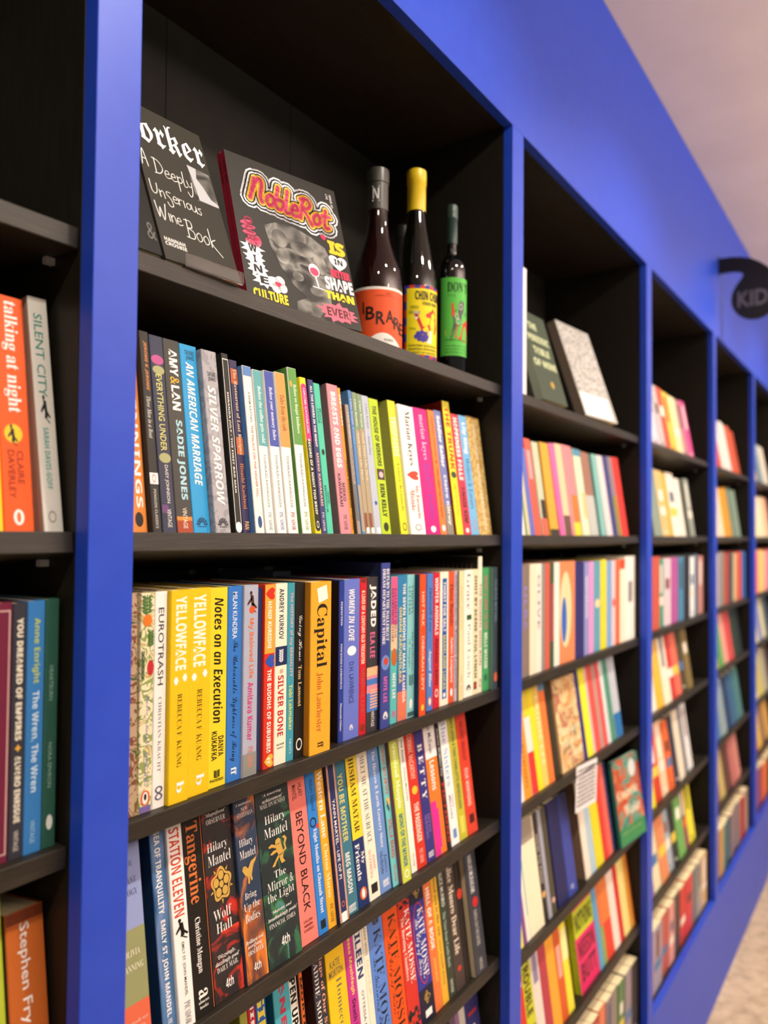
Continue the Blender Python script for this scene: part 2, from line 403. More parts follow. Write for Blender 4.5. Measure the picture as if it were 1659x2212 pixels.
# ------------------------------------------------------------------ books read off the shelves: (row, x, y, width, height, lean, colour, label, printing, options)
BOOKS = [
 ('b0r2', 0.021, 0.01, 0.0184, 0.2, -0.34, '#e58a3c', 'orange paperback with white capitals, half behind the blue post, second row, bay with bottles', [('JENNINGS', 'b', '#f4f2ee', 0.3, 0.88, 0.3, 0.8), ('#', 'ell', '#2a2826', 0.9, 0.97, 0.25, 0.75)], {}),
 ('b0r2', 0.0397, 0.0035, 0.0108, 0.1963, -0.3, '#34332f', 'black paperback with a white band low on its spine, second row, bay with bottles', [('JEROME K. JEROME', 'bi', '#d98a4a', 0.05, 0.3, 0.35, 0.72), ('Three Men in a Boat', 'ri', '#c9c6be', 0.33, 0.54, 0.3, 0.75), ('#', 'rect', '#f4f2ee', 0.71, 0.765, 0, 1), ('#', 'ring', '#d0443a', 0.717, 0.757, 0.3, 0.7), ('PENGUIN CLASSICS', 'b', '#b9b6ae', 0.79, 0.98, 0.35, 0.62)], {}),
 ('b0r2', 0.0568, 0.01, 0.0168, 0.1981, -0.24, '#3b3e52', 'slate paperback with pink and khaki shapes and yellow capitals, second row, bay with bottles', [('#', 'ell', '#b8578f', 0.1, 0.15, 0.05, 0.95), ('#', 'ell', '#a8a878', 0.155, 0.2, 0.1, 0.98), ('EVERYTHING UNDER', 's', '#d8d67a', 0.2, 0.59, 0.28, 0.72), ('#', 'ell', '#a8a878', 0.6, 0.65, 0.1, 0.95), ('DAISY JOHNSON', 's', '#dcdad4', 0.66, 0.85, 0.38, 0.68), ('#', 'rect', '#6b4a78', 0.86, 0.9, 0.0, 0.5), ('VINTAGE', 's', '#dcdad4', 0.88, 0.97, 0.38, 0.68)], {}),
 ('b0r2', 0.074, 0.01, 0.0209, 0.198, -0.17, '#454440', 'charcoal paperback with white and pale blue heavy lettering, second row, bay with bottles', [('AMY', 'k', '#f4f2ee', 0.05, 0.19, 0.3, 0.8), ('&', 'r', '#d8b33c', 0.195, 0.235, 0.28, 0.82), ('LAN', 'k', '#f4f2ee', 0.24, 0.37, 0.3, 0.8), ('SADIE JONES', 'k', '#a9d3de', 0.42, 0.83, 0.32, 0.8), ('#', 'rect', '#a5482c', 0.925, 1, 0.04, 0.96), ('#', 'rect', '#d08a3a', 0.915, 0.935, 0.04, 0.96), ('VINTAGE', 's', '#e6dcc8', 0.87, 0.975, 0.4, 0.66)], {}),
 ('b0r2', 0.0953, 0.01, 0.0228, 0.1972, -0.1, '#2f9bd6', 'sky blue paperback with white slanted capitals, second row, bay with bottles', [('hTAYARI', 'b', '#23435c', 0.03, 0.055, 0.28, 0.8), ('hJONES', 'b', '#23435c', 0.06, 0.085, 0.32, 0.8), ('AN AMERICAN MARRIAGE', 'bi', '#f4f2ee', 0.095, 0.75, 0.28, 0.72), ('#', 'fan', '#1f4f78', 0.915, 0.965, 0.18, 0.82)], {}),
 ('b0r2', 0.1184, 0.0033, 0.0213, 0.194, -0.05, '#a3a2a8', 'thick grey paperback with white slanted capitals, second row, bay with bottles', [('hTAYARI', 'b', '#2f2f33', 0.12, 0.145, 0.28, 0.8), ('hJONES', 'b', '#2f2f33', 0.15, 0.175, 0.32, 0.8), ('SILVER SPARROW', 'bi', '#f4f2ee', 0.2, 0.85, 0.25, 0.74), ('#', 'fan', '#3a3a40', 0.92, 0.97, 0.18, 0.82)], {'pat': ('leaf', '#8f8e96')}),
 ('b0r2', 0.1461, 0.0031, 0.0099, 0.1956, -0.34, '#2b2a27', 'black paperback with a thin white outline down its spine, second row, bay with bottles', [('MIRANDA JULY • THE FIRST BAD MAN', 'b', '#e8e6df', 0.22, 0.78, 0.32, 0.62), ('#', 'frame', '#e8e6df', 0.03, 0.98, 0.06, 0.94), ('#', 'ell', '#f4f2ee', 0.94, 1, 0.06, 0.94)], {}),
 ('b0r2', 0.1641, 0.01, 0.0117, 0.1936, -0.34, '#3b3458', 'dusk purple paperback with orange patches and cream title, second row, bay with bottles', [('#', 'rect', '#b8623f', 0.05, 0.14, 0.05, 0.95), ('#', 'rect', '#c2683c', 0.45, 0.55, 0.05, 0.95), ('The Restaurant of Lost Recipes', 'r', '#e6cfae', 0.05, 0.55, 0.28, 0.78), ('Hisashi Kashiwai', 'r', '#d0864f', 0.6, 0.86, 0.3, 0.72), ('PAN', 'b', '#e0b37a', 0.93, 0.975, 0.25, 0.8)], {}),
 ('b0r2', 0.1761, 0.0026, 0.0134, 0.1875, -0.34, '#ecebe4', 'white paperback with blue check edges and a red lettered title, second row, bay with bottles', [('KARIM KATTAN', 's', '#6a6a70', 0.16, 0.34, 0.4, 0.66), ('THE PALACE ON THE HIGHER HILL', 's', '#c25a4a', 0.36, 0.79, 0.4, 0.66), ('#', 'rect', '#5b86c4', 0, 0.06, 0, 1), ('#', 'ell', '#2c4f8c', 0.9, 0.97, 0.3, 0.75)], {'side': '#5d8fd0'}),
 ('b0r2', 0.1973, 0.0077, 0.0146, 0.1883, -0.34, '#f0eeea', 'white and teal paperback with a sailing blue-green top half, second row, bay with bottles', [('#', 'rect', '#5fa6aa', 0, 0.47, 0, 1), ('Before the coffee gets cold', 'r', '#eef3f0', 0.1, 0.45, 0.32, 0.75), ('TOSHIKAZU KAWAGUCHI', 's', '#83888c', 0.52, 0.84, 0.42, 0.66), ('PICADOR', 'n', '#8a9ba8', 0.87, 0.98, 0.36, 0.74)], {}),
 ('b0r2', 0.2124, 0.0047, 0.0158, 0.1892, -0.34, '#f0eeea', 'white and violet-blue paperback with a patterned top half, second row, bay with bottles', [('#', 'rect', '#4453a8', 0, 0.47, 0, 1), ('Before your memory fades', 'r', '#e8eaf4', 0.1, 0.43, 0.32, 0.75), ('TOSHIKAZU KAWAGUCHI', 's', '#83888c', 0.52, 0.84, 0.42, 0.66), ('PICADOR', 'n', '#6a74b8', 0.87, 0.98, 0.36, 0.74)], {}),
 ('b0r2', 0.2291, 0.003, 0.0174, 0.1901, -0.34, '#f0eeea', 'white and tan-gold paperback with a brown title, second row, bay with bottles', [('#', 'rect', '#c99a52', 0, 0.47, 0, 1), ('Tales from the cafe', 'r', '#9a4a2a', 0.14, 0.37, 0.32, 0.75), ('TOSHIKAZU KAWAGUCHI', 's', '#83888c', 0.52, 0.84, 0.42, 0.66), ('PICADOR', 'n', '#a83a44', 0.87, 0.98, 0.36, 0.74)], {}),
 ('b0r2', 0.2548, 0.0038, 0.0159, 0.2004, 0.06, '#f0eeea', 'tall white paperback with a leaf-green top half, second row, bay with bottles', [('#', 'rect', '#5f9a48', 0, 0.47, 0, 1), ('#', 'ell', '#d9a53a', 0.08, 0.12, 0.1, 0.4), ('Before we forget kindness', 'r', '#eaf0dc', 0.1, 0.4, 0.4, 0.82), ('TOSHIKAZU KAWAGUCHI', 's', '#83888c', 0.52, 0.84, 0.42, 0.66), ('PICADOR', 'n', '#8fae5a', 0.87, 0.98, 0.36, 0.74)], {'side': '#5f9a48'}),
 ('b0r2', 0.2783, 0.0042, 0.0115, 0.1922, 0.58, '#dfd424', 'acid yellow paperback with a pink and black capsule panel, second row, bay with bottles', [('#', 'pill', '#d8387e', 0.04, 0.46, 0.08, 0.92), ('#', 'pill', '#23231f', 0.4, 0.985, 0.08, 0.92), ('HIROMI KAWAKAMI', 's', '#f3dbe4', 0.07, 0.36, 0.34, 0.68), ('RECORD OF A NIGHT TOO BRIEF', 'b', '#efefe6', 0.4, 0.88, 0.32, 0.68), ('#', 'ring', '#efefe6', 0.92, 0.965, 0.3, 0.7)], {}),
 ('b0r2', 0.2979, 0.01, 0.0103, 0.1948, -0.34, '#3c3a70', 'slim navy paperback with white and peach capitals, second row, bay with bottles', [('ALL THE LOVERS IN THE NIGHT', 'b', '#f4f2ee', 0.04, 0.44, 0.3, 0.7), ('MIEKO KAWAKAMI', 'b', '#e8b79a', 0.48, 0.82, 0.3, 0.72), ('PICADOR', 'n', '#dfe0ea', 0.86, 0.98, 0.3, 0.72)], {}),
 ('b0r2', 0.3084, 0.01, 0.0123, 0.192, -0.34, '#4fc2a4', 'mint green paperback with a small black bird, second row, bay with bottles', [('MOLLY', 's', '#1f4a40', 0.17, 0.27, 0.55, 0.82), ('KEANE', 's', '#1f4a40', 0.17, 0.27, 0.2, 0.45), ('#', 'ell', '#1d2f2b', 0.44, 0.48, 0.3, 0.75), ('GOOD', 's', '#1f4a40', 0.72, 0.8, 0.55, 0.82), ('BEHAVIOUR', 's', '#1f4a40', 0.68, 0.86, 0.2, 0.45)], {}),
 ('b0r2', 0.3352, 0.01, 0.0226, 0.1959, -0.34, '#d58c96', 'dusty pink paperback with white heavy title, second row, bay with bottles', [('BREASTS AND EGGS', 'k', '#f4f2ee', 0.05, 0.56, 0.28, 0.72), ('MIEKO', 'b', '#4a2f38', 0.66, 0.78, 0.52, 0.8), ('KAWAKAMI', 'b', '#4a2f38', 0.6, 0.82, 0.2, 0.46), ('PICADOR', 'n', '#6b4a54', 0.87, 0.97, 0.35, 0.7)], {'side': '#8a6a70'}),
 ('b0r2', 0.3582, 0.01, 0.0055, 0.1938, -0.34, '#eba63c', 'slim golden orange paperback beside the dusty pink spine, second row, bay with bottles', [('HEAVEN', 'k', '#f4f2ee', 0.05, 0.26, 0.25, 0.75), ('MIEKO KAWAKAMI', 'b', '#3d2a1a', 0.5, 0.82, 0.28, 0.72), ('PICADOR', 'n', '#6b4a1a', 0.87, 0.97, 0.3, 0.7)], {}),
 ('b0r2', 0.3639, 0.0045, 0.0074, 0.1711, -0.34, '#9f9288', 'slim grey-brown paperback with a dusky street picture, second row, bay with bottles', [('Claire Keegan', 'n', '#e6e2da', 0.06, 0.26, 0.3, 0.75), ('So Late in the Day', 'n', '#4a4a4c', 0.34, 0.6, 0.3, 0.75), ('#', 'rect', '#6a7078', 0.62, 0.9, 0.1, 0.9)], {'side': '#4a443e'}),
 ('b0r2', 0.3805, 0.01, 0.0074, 0.1942, -0.34, '#4f84c0', 'slim bright blue paperback with tan lower half, second row, bay with bottles', [('#', 'rect', '#a89a86', 0.66, 0.98, 0, 1), ('Claire Keegan', 'n', '#e6ecf4', 0.06, 0.24, 0.28, 0.74), ('Foster', 'n', '#8fc0e0', 0.26, 0.38, 0.28, 0.74)], {}),
 ('b0r2', 0.3883, 0.01, 0.0101, 0.193, -0.34, '#a99a7c', 'slim sage-topped paperback, left of its twin, second row, bay with bottles', [('#', 'rect', '#7d9a78', 0, 0.27, 0, 1), ('Claire Keegan', 'n', '#eef0e6', 0.05, 0.24, 0.3, 0.75), ('Small Things Like These', 'n', '#f0e6d4', 0.29, 0.62, 0.3, 0.75), ('#', 'rect', '#8a4f38', 0.85, 0.96, 0.1, 0.7), ('#', 'rect', '#f4f2ee', 0.95, 0.99, 0.3, 0.9)], {}),
 ('b0r2', 0.3989, 0.01, 0.0109, 0.1924, -0.34, '#a99a7c', 'slim sage-topped paperback, right of its twin, second row, bay with bottles', [('#', 'rect', '#7d9a78', 0, 0.25, 0, 1), ('Claire Keegan', 'n', '#eef0e6', 0.05, 0.24, 0.3, 0.75), ('Small Things Like These', 'n', '#f0e6d4', 0.28, 0.62, 0.3, 0.75), ('#', 'rect', '#8a4f38', 0.85, 0.96, 0.1, 0.7), ('#', 'rect', '#f4f2ee', 0.95, 0.99, 0.3, 0.9)], {}),
 ('b0r2', 0.4103, 0.01, 0.0159, 0.1921, -0.34, '#b3bccc', 'pale ice-blue paperback with fine lettering, second row, bay with bottles', [('Claire Keegan', 'n', '#4a5260', 0.06, 0.24, 0.34, 0.7), ('Antarctica', 'n', '#5a6474', 0.29, 0.43, 0.34, 0.7), ('#', 'ell', '#2f5aa0', 0.76, 0.79, 0.35, 0.75), ('#', 'rect', '#f4f2ee', 0.95, 0.99, 0.3, 0.8)], {}),
 ('b0r2', 0.4267, 0.01, 0.0225, 0.1907, -0.34, '#b5d01e', 'lime green paperback with heavy black slanted capitals, second row, bay with bottles', [('THE HOUSE OF MIRRORS', 'k', '#1c1f0e', 0.05, 0.5, 0.28, 0.72), ('#', 'rect', '#4a2f33', 0.52, 0.6, 0.12, 0.88), ('#', 'ell', '#d8b8bc', 0.54, 0.585, 0.3, 0.75), ('ERIN KELLY', 'k', '#1c1f0e', 0.63, 0.87, 0.28, 0.74), ('#', 'ell', '#2c3310', 0.91, 0.975, 0.25, 0.75)], {}),
 ('b0r2', 0.474, 0.01, 0.0192, 0.195, -0.34, '#e2e02c', 'yellow paperback jutting forward with a pale title, second row, bay with bottles', [('TRESPASSES', 'k', '#f4f2c4', 0.12, 0.42, 0.15, 0.85), ('Louise Kennedy', 'n', '#4a4a1a', 0.47, 0.83, 0.32, 0.72), ('#', 'ring', '#3a3a16', 0.91, 0.97, 0.3, 0.8)], {'side': '#a5a355'}),  # left board in a dimmer yellow, its shade put into the colour
 ('b0r2', 0.4935, 0.0056, 0.0405, 0.1912, -0.28, '#f3f1ec', 'broad white paperback with a red and gold heart, second row, bay with bottles', [('Marian Keyes', 'r', '#191715', 0.04, 0.47, 0.3, 0.72), ('♥', 's', '#d8432e', 0.51, 0.58, 0.12, 0.88), ('#', 'rect', '#f3f1ec', 0.505, 0.59, 0.06, 0.1), ('My Favourite', 'r', '#cf4636', 0.62, 0.88, 0.52, 0.8), ('Mistake', 'r', '#cf4636', 0.66, 0.82, 0.2, 0.48), ('#', 'ring', '#8a8884', 0.92, 0.97, 0.3, 0.72)], {}),
 ('b0r2', 0.5431, 0.01, 0.0414, 0.1944, 0.76, '#c8127e', 'broad magenta paperback with lavender serif lettering, second row, bay with bottles', [('marian keyes', 'n', '#f2cfe4', 0.05, 0.41, 0.32, 0.74), ("Rachel's Holiday", 'n', '#7a3fae', 0.44, 0.89, 0.3, 0.74), ('#', 'ell', '#f4f2ee', 0.93, 0.98, 0.32, 0.68)], {}),
 ('b0r2', 0.5849, 0.01, 0.0195, 0.1964, -0.34, '#e8803a', 'slim orange paperback with tiny dark capitals, second row, bay with bottles', [('VARAIDZO J. HARUSHANI', 'b', '#6a3010', 0.05, 0.38, 0.36, 0.64), ('#', 'ell', '#d0402a', 0.4, 0.43, 0.35, 0.65), ('I WILL GREET THE SUN AGAIN', 'b', '#6a3010', 0.46, 0.86, 0.36, 0.64), ('#', 'ell', '#f4f2ee', 0.92, 0.97, 0.25, 0.75)], {}),
 ('b0r2', 0.6048, 0.01, 0.0217, 0.1988, -0.34, '#6e7cb8', 'periwinkle paperback with white and cream heavy lettering, second row, bay with bottles', [('#', 'rect', '#8c8678', 0.76, 1, 0, 1), ('Soldier Sailor', 'k', '#f4f2ee', 0.04, 0.46, 0.26, 0.74), ('Claire Kilroy', 'k', '#e6e6ea', 0.52, 0.92, 0.26, 0.74)], {}),
 ('b0r2', 0.6269, 0.0054, 0.0213, 0.2161, -0.26, '#e9df2a', 'tall yellow paperback with red capitals, above its neighbours, second row, bay with bottles', [('THE TRUNK', 'k', '#c8321e', 0.04, 0.52, 0.2, 0.8), ('#', 'ell', '#3a4a2a', 0.53, 0.58, 0.1, 0.9), ('KIM RYEO-RYEONG', 's', '#b5ac2a', 0.62, 0.86, 0.3, 0.7)], {'side': '#8a1f18'}),
 ('b0r2', 0.6578, 0.01, 0.0259, 0.2006, -0.34, '#d23c50', 'cherry red paperback with white and black capitals, second row, bay with bottles', [('HAPPINESS FALLS', 'k', '#f4f2ee', 0.03, 0.55, 0.25, 0.75), ('ANGIE KIM', 'k', '#3a2024', 0.6, 0.9, 0.28, 0.75), ('#', 'ell', '#f4f2ee', 0.94, 0.98, 0.3, 0.7)], {}),
 ('b0r2', 0.6844, 0.01, 0.0265, 0.2018, -0.34, '#74b6e4', 'light blue paperback with white capitals, second row, bay with bottles', [('Lily King', 'k', '#eef4fa', 0.06, 0.32, 0.22, 0.8), ('Writers & Lovers', 'n', '#2f5a80', 0.36, 0.78, 0.25, 0.78), ('PICADOR', 'n', '#c88a94', 0.87, 0.96, 0.35, 0.7)], {}),
 ('b0r2', 0.7115, 0.01, 0.0466, 0.2039, -0.34, '#b9964f', 'gold patterned paperback, last at the dark end gap, second row, bay with bottles', [('BARBRA STREISAND', 'b', '#f0e6cc', 0.06, 0.36, 0.42, 0.62), ('MARGO SERENDIPITY', 'b', '#f0e6cc', 0.4, 0.96, 0.42, 0.62)], {'pat': ('spot', '#d8bc78')}),
 ('b0r3', 0.0195, 0.01, 0.013, 0.2044, 1.12, '#b89f7e', 'tan botanical paperback turned behind the blue post, third row, bay with bottles', [], {'pat': ('flora', '#7a4a30', '#4f5a34')}),
 ('b0r3', 0.0328, 0.01, 0.0157, 0.2039, 0.0, '#eee2bc', 'cream botanical paperback with a blue script author line, third row, bay with bottles', [('India • Knight', 'w', '#6a74b0', 0.47, 0.71, 0.35, 0.72), ('DARLING', 's', '#7a80b0', 0.73, 0.88, 0.42, 0.66), ('#', 'ell', '#d9683c', 0.9, 0.97, 0.16, 0.84), ('#', 'ell', '#f4f2ee', 0.907, 0.963, 0.3, 0.7), ('#', 'ell', '#26221f', 0.915, 0.945, 0.4, 0.6), ('#', 'ell', '#e07a2a', 0.1, 0.155, 0.15, 0.8), ('#', 'ell', '#c22f36', 0.31, 0.38, 0.5, 1), ('#', 'rect', '#7a68a8', 0.97, 1, 0.1, 0.9), ('#', 'leaf', '#4f7a3a', 0.01, 0.1, 0.0, 0.8), ('#', 'leaf', '#4f7a3a', 0.17, 0.25, 0.5, 1), ('#', 'leaf', '#3f5a34', 0.26, 0.4, 0.05, 0.3)], {'pat': ('flora', '#8fa05a', '#c8b06a')}),
 ('b0r3', 0.0488, 0.01, 0.0149, 0.2041, 0.0, '#f2f0ea', 'white paperback with thin black capitals, third row, bay with bottles', [('EUROTRASH', 's', '#2c2c30', 0.075, 0.435, 0.28, 0.72), ('CHRISTIAN KRACHT', 'n', '#6a6a74', 0.49, 0.835, 0.36, 0.62), ('∞', 'b', '#5a5a74', 0.9, 0.965, 0.2, 0.8)], {}),
 ('b0r3', 0.064, 0.0054, 0.0245, 0.2047, 0.0, '#e8c21a', 'thick golden yellow paperback, first of an identical pair, third row, bay with bottles', [('YELLOWFACE', 'k', '#f6f0dc', 0.03, 0.38, 0.24, 0.8), ('#', 'eye', '#f4f2ee', 0.405, 0.45, 0.18, 0.42), ('#', 'eye', '#f4f2ee', 0.395, 0.44, 0.62, 0.86), ('REBECCA F. KUANG', 'n', '#5a4a10', 0.49, 0.835, 0.38, 0.62), ('b', 'r', '#f4f2ee', 0.9, 0.955, 0.38, 0.75)], {}),
 ('b0r3', 0.0892, 0.0075, 0.0281, 0.2049, 0.0, '#e8c21a', 'thick golden yellow paperback, second of an identical pair, third row, bay with bottles', [('YELLOWFACE', 'k', '#f6f0dc', 0.03, 0.38, 0.18, 0.76), ('#', 'eye', '#f4f2ee', 0.405, 0.45, 0.12, 0.36), ('#', 'eye', '#f4f2ee', 0.395, 0.44, 0.62, 0.86), ('REBECCA F. KUANG', 'n', '#5a4a10', 0.49, 0.835, 0.38, 0.62), ('b', 'r', '#f4f2ee', 0.9, 0.955, 0.38, 0.75)], {}),
 ('b0r3', 0.1179, 0.01, 0.0247, 0.2038, 0.0, '#ebd32c', 'lemon yellow paperback with hand-painted black title, third row, bay with bottles', [('Notes on an Execution', 'bi', '#17160f', 0.05, 0.68, 0.25, 0.78), ('DANYA', 'b', '#17160f', 0.75, 0.85, 0.55, 0.85), ('KUKAFKA', 'b', '#17160f', 0.72, 0.865, 0.18, 0.48), ('#', 'leaf', '#2c3310', 0.915, 0.955, 0.3, 0.7), ('hPHOENIX', 'b', '#2c3310', 0.958, 0.972, 0.12, 0.88)], {}),
 ('b0r3', 0.143, 0.01, 0.0211, 0.2042, 0.0, '#3576c8', 'royal blue paperback with handwritten lettering, third row, bay with bottles', [('MILAN KUNDERA', 's', '#e6eef6', 0.03, 0.27, 0.32, 0.64), ('The Unbearable Lightness of Being', 'w', '#101c30', 0.28, 0.9, 0.24, 0.72), ('ff', 'r', '#f4f2ee', 0.93, 0.97, 0.34, 0.72)], {'side': '#cfd0cc'}),
 ('b0r3', 0.1644, 0.0077, 0.0218, 0.2043, 0.0, '#aab0c4', 'grey-blue paperback with a crouching runner and pink title, third row, bay with bottles', [('#', 'man', '#4a2f28', 0.03, 0.145, 0.2, 0.9), ('#', 'ell', '#d8562e', 0.11, 0.15, 0.35, 0.75), ('My Beloved Life', 'b', '#e2743e', 0.175, 0.49, 0.3, 0.7), ('Amitava Kumar', 'b', '#d23a78', 0.51, 0.815, 0.3, 0.7), ('#', 'rect', '#8a8c88', 0.88, 1, 0, 1), ('PICADOR', 'n', '#d87a5a', 0.845, 0.955, 0.35, 0.72)], {}),
 ('b0r3', 0.187, 0.013, 0.0111, 0.1998, 0.0, '#26305a', 'thin midnight navy paperback set back in shadow, third row, bay with bottles', [], {}),
 ('b0r3', 0.1985, 0.01, 0.0173, 0.2037, 0.0, '#d43324', 'orange-and-red paperback with three hearts, third row, bay with bottles', [('#', 'rect', '#eda43e', 0, 0.378, 0, 1), ('♥', 's', '#d2321f', 0.02, 0.085, 0.08, 0.92), ('HANIF KUREISHI', 'k', '#f4ecdc', 0.095, 0.35, 0.3, 0.66), ('♥', 's', '#2f55b0', 0.385, 0.455, 0.08, 0.92), ('THE BUDDHA OF SUBURBIA', 'k', '#f4ecdc', 0.465, 0.92, 0.3, 0.68), ('♥', 's', '#edb23e', 0.925, 0.995, 0.1, 0.9), ('ff', 'r', '#f4ecdc', 0.94, 0.98, 0.35, 0.65)], {}),
 ('b0r3', 0.2162, 0.01, 0.0203, 0.2036, 0.0, '#efead2', 'cream paperback with a navy picture square and red title, third row, bay with bottles', [('ANDREY KURKOV', 'b', '#2a3450', 0.03, 0.31, 0.3, 0.68), ('#', 'rect', '#1e2c58', 0.35, 0.455, 0, 1), ('#', 'leaf', '#d8dce6', 0.365, 0.44, 0.3, 0.7), ('SILVER BONE', 'b', '#c22c3c', 0.51, 0.845, 0.25, 0.72), ('THE', 'n', '#c22c3c', 0.475, 0.5, 0.4, 0.65), ('hMACLEHOSE', 'b', '#3a3a3a', 0.885, 0.895, 0.18, 0.8), ('hQUERCUS', 'b', '#3a3a3a', 0.905, 0.915, 0.25, 0.75)], {}),
 ('b0r3', 0.2368, 0.01, 0.0125, 0.2034, 0.0, '#3f98ac', 'slim teal paperback with pink and yellow lettering, third row, bay with bottles', [('The HISTORY of my SEXUALITY', 'b', '#e6a2a8', 0.055, 0.53, 0.28, 0.75), ('Tobi Lakmaker', 'b', '#d8d85a', 0.575, 0.83, 0.28, 0.75), ('GRANTA', 'n', '#d2e6ea', 0.88, 0.96, 0.36, 0.66)], {}),
 ('b0r3', 0.2497, 0.01, 0.0178, 0.203, 0.0, '#1e1c19', 'black paperback with a white script title, third row, bay with bottles', [('Going Home', 'w', '#e8e6e0', 0.19, 0.45, 0.25, 0.72), ('Tom Lamont', 'r', '#e0c894', 0.475, 0.71, 0.36, 0.68), ('#', 'ring', '#e8e6e0', 0.89, 0.96, 0.2, 0.8)], {}),
 ('b0r3', 0.2678, 0.0015, 0.0388, 0.203, 0.0, '#eda92e', 'thick amber paperback with a large serif title and postcard, third row, bay with bottles', [('#', 'card', '#efece4', 0.02, 0.125, 0.28, 0.82), ('Capital', 'r', '#221c10', 0.13, 0.5, 0.16, 0.8), ('John Lanchester', 'n', '#b0512c', 0.53, 0.875, 0.28, 0.6), ('ff', 'r', '#2a2010', 0.935, 0.97, 0.38, 0.66)], {'side': '#c98324'}),
 ('b0r3', 0.3333, 0.01, 0.0095, 0.2014, 0.0, '#22398c', 'thin royal navy paperback with tiny white lettering, third row, bay with bottles', [('PERFECTION', 'r', '#e6e8f2', 0.13, 0.28, 0.32, 0.68), ('VINCENZO LATRONICO', 'r', '#e6e8f2', 0.39, 0.67, 0.32, 0.68), ('Fitzcarraldo Editions', 'r', '#e6e8f2', 0.76, 0.93, 0.32, 0.68)], {'side': '#15141c'}),
 ('b0r3', 0.3432, 0.01, 0.0332, 0.2025, 0.0, '#6474c8', 'periwinkle blue paperback with white condensed capitals, third row, bay with bottles', [('WOMEN IN LOVE', 'bi', '#f4f2ee', 0.065, 0.39, 0.3, 0.66), ('#', 'ell', '#eef0f6', 0.42, 0.48, 0.22, 0.78), ('D.H. LAWRENCE', 's', '#2f3a7a', 0.52, 0.78, 0.34, 0.64), ('#', 'fan', '#eef0f6', 0.91, 0.945, 0.38, 0.62)], {}),
 ('b0r3', 0.3767, 0.01, 0.0154, 0.2026, 0.0, '#c8202c', 'crimson paperback with a fruit at its foot, third row, bay with bottles', [('8 LIVES OF A CENTURY-OLD TRICKSTER', 'b', '#f2e2c8', 0.08, 0.55, 0.25, 0.72), ('MIRINAE LEE', 'r', '#a8584a', 0.58, 0.86, 0.3, 0.7), ('#', 'ell', '#7a2a20', 0, 0.03, 0.1, 0.9), ('#', 'ell', '#8a2c18', 0.93, 0.98, 0.15, 0.85)], {}),
 ('b0r3', 0.3925, 0.01, 0.0257, 0.2035, 0.0, '#39363a', 'dark grey paperback with bold white title and sunset picture, third row, bay with bottles', [('JADED', 'k', '#f4f2ee', 0.05, 0.325, 0.22, 0.8), ('ELA LEE', 'b', '#e26aa0', 0.36, 0.525, 0.3, 0.72), ('#', 'rect', '#e88a9a', 0.59, 0.75, 0, 1), ('#', 'rect', '#f0b48a', 0.585, 0.64, 0, 1), ('#', 'rect', '#4a78c0', 0.66, 0.7, 0, 1), ('#', 'rect', '#4a78c0', 0.75, 0.87, 0, 1), ('#', 'bars', '#f0b08a', 0.73, 0.86, 0.2, 1), ('VINTAGE', 's', '#e0e0e0', 0.87, 0.97, 0.42, 0.68)], {}),
 ('b0r3', 0.4185, 0.0052, 0.0213, 0.2214, 0.0, '#39458f', 'tall indigo paperback with a flying train picture, third row, bay with bottles', [('RETURN TO THE DALLERGUT', 'r', '#f4f2ee', 0.035, 0.475, 0.56, 0.88), ('DREAM DEPARTMENT STORE', 'r', '#f4f2ee', 0.035, 0.495, 0.14, 0.46), ('#', 'ell', '#6a8ac8', 0.56, 0.65, 0.05, 0.95), ('#', 'ell', '#c8402e', 0.575, 0.62, 0.3, 0.8), ('MIYE LEE', 'b', '#d86ab8', 0.69, 0.845, 0.3, 0.7), ('#', 'fan', '#f4f2ee', 0.9, 0.945, 0.25, 0.8)], {'side': '#1b2148'}),
 ('b0r3', 0.4486, 0.01, 0.0167, 0.2019, 0.0, '#58b8b8', 'pink-topped teal paperback with a little storefront, third row, bay with bottles', [('#', 'rect', '#dc5a8c', 0, 0.33, 0, 1), ('#', 'rect', '#eac09a', 0.33, 0.5, 0, 1), ('DALLERGUT DREAM', 'r', '#3a2050', 0.08, 0.42, 0.54, 0.86), ('DEPARTMENT STORE', 'r', '#3a2050', 0.08, 0.45, 0.14, 0.46), ('#', 'ell', '#b8652c', 0.49, 0.61, 0.1, 0.95), ('MIYE LEE', 'b', '#f2f2ee', 0.66, 0.83, 0.3, 0.7), ('#', 'fan', '#d86a9a', 0.91, 0.96, 0.25, 0.8)], {}),
 ('b0r3', 0.4657, 0.01, 0.0245, 0.2032, 0.0, '#2f7fb0', 'deep blue paperback fading to coral with yellow author, third row, bay with bottles', [('#', 'rect', '#d9735a', 0.8, 1, 0, 1), ('#', 'rect', '#4a5aa0', 0.68, 0.8, 0, 1), ('THE SEVEN MOONS OF MAALI ALMEIDA', 'b', '#f4f2ee', 0.06, 0.88, 0.54, 0.82), ('SHEHAN KARUNATILAKA', 'b', '#e8d05a', 0.22, 0.74, 0.16, 0.44), ('#', 'ell', '#e87a4a', 0.935, 0.97, 0.3, 0.7)], {}),
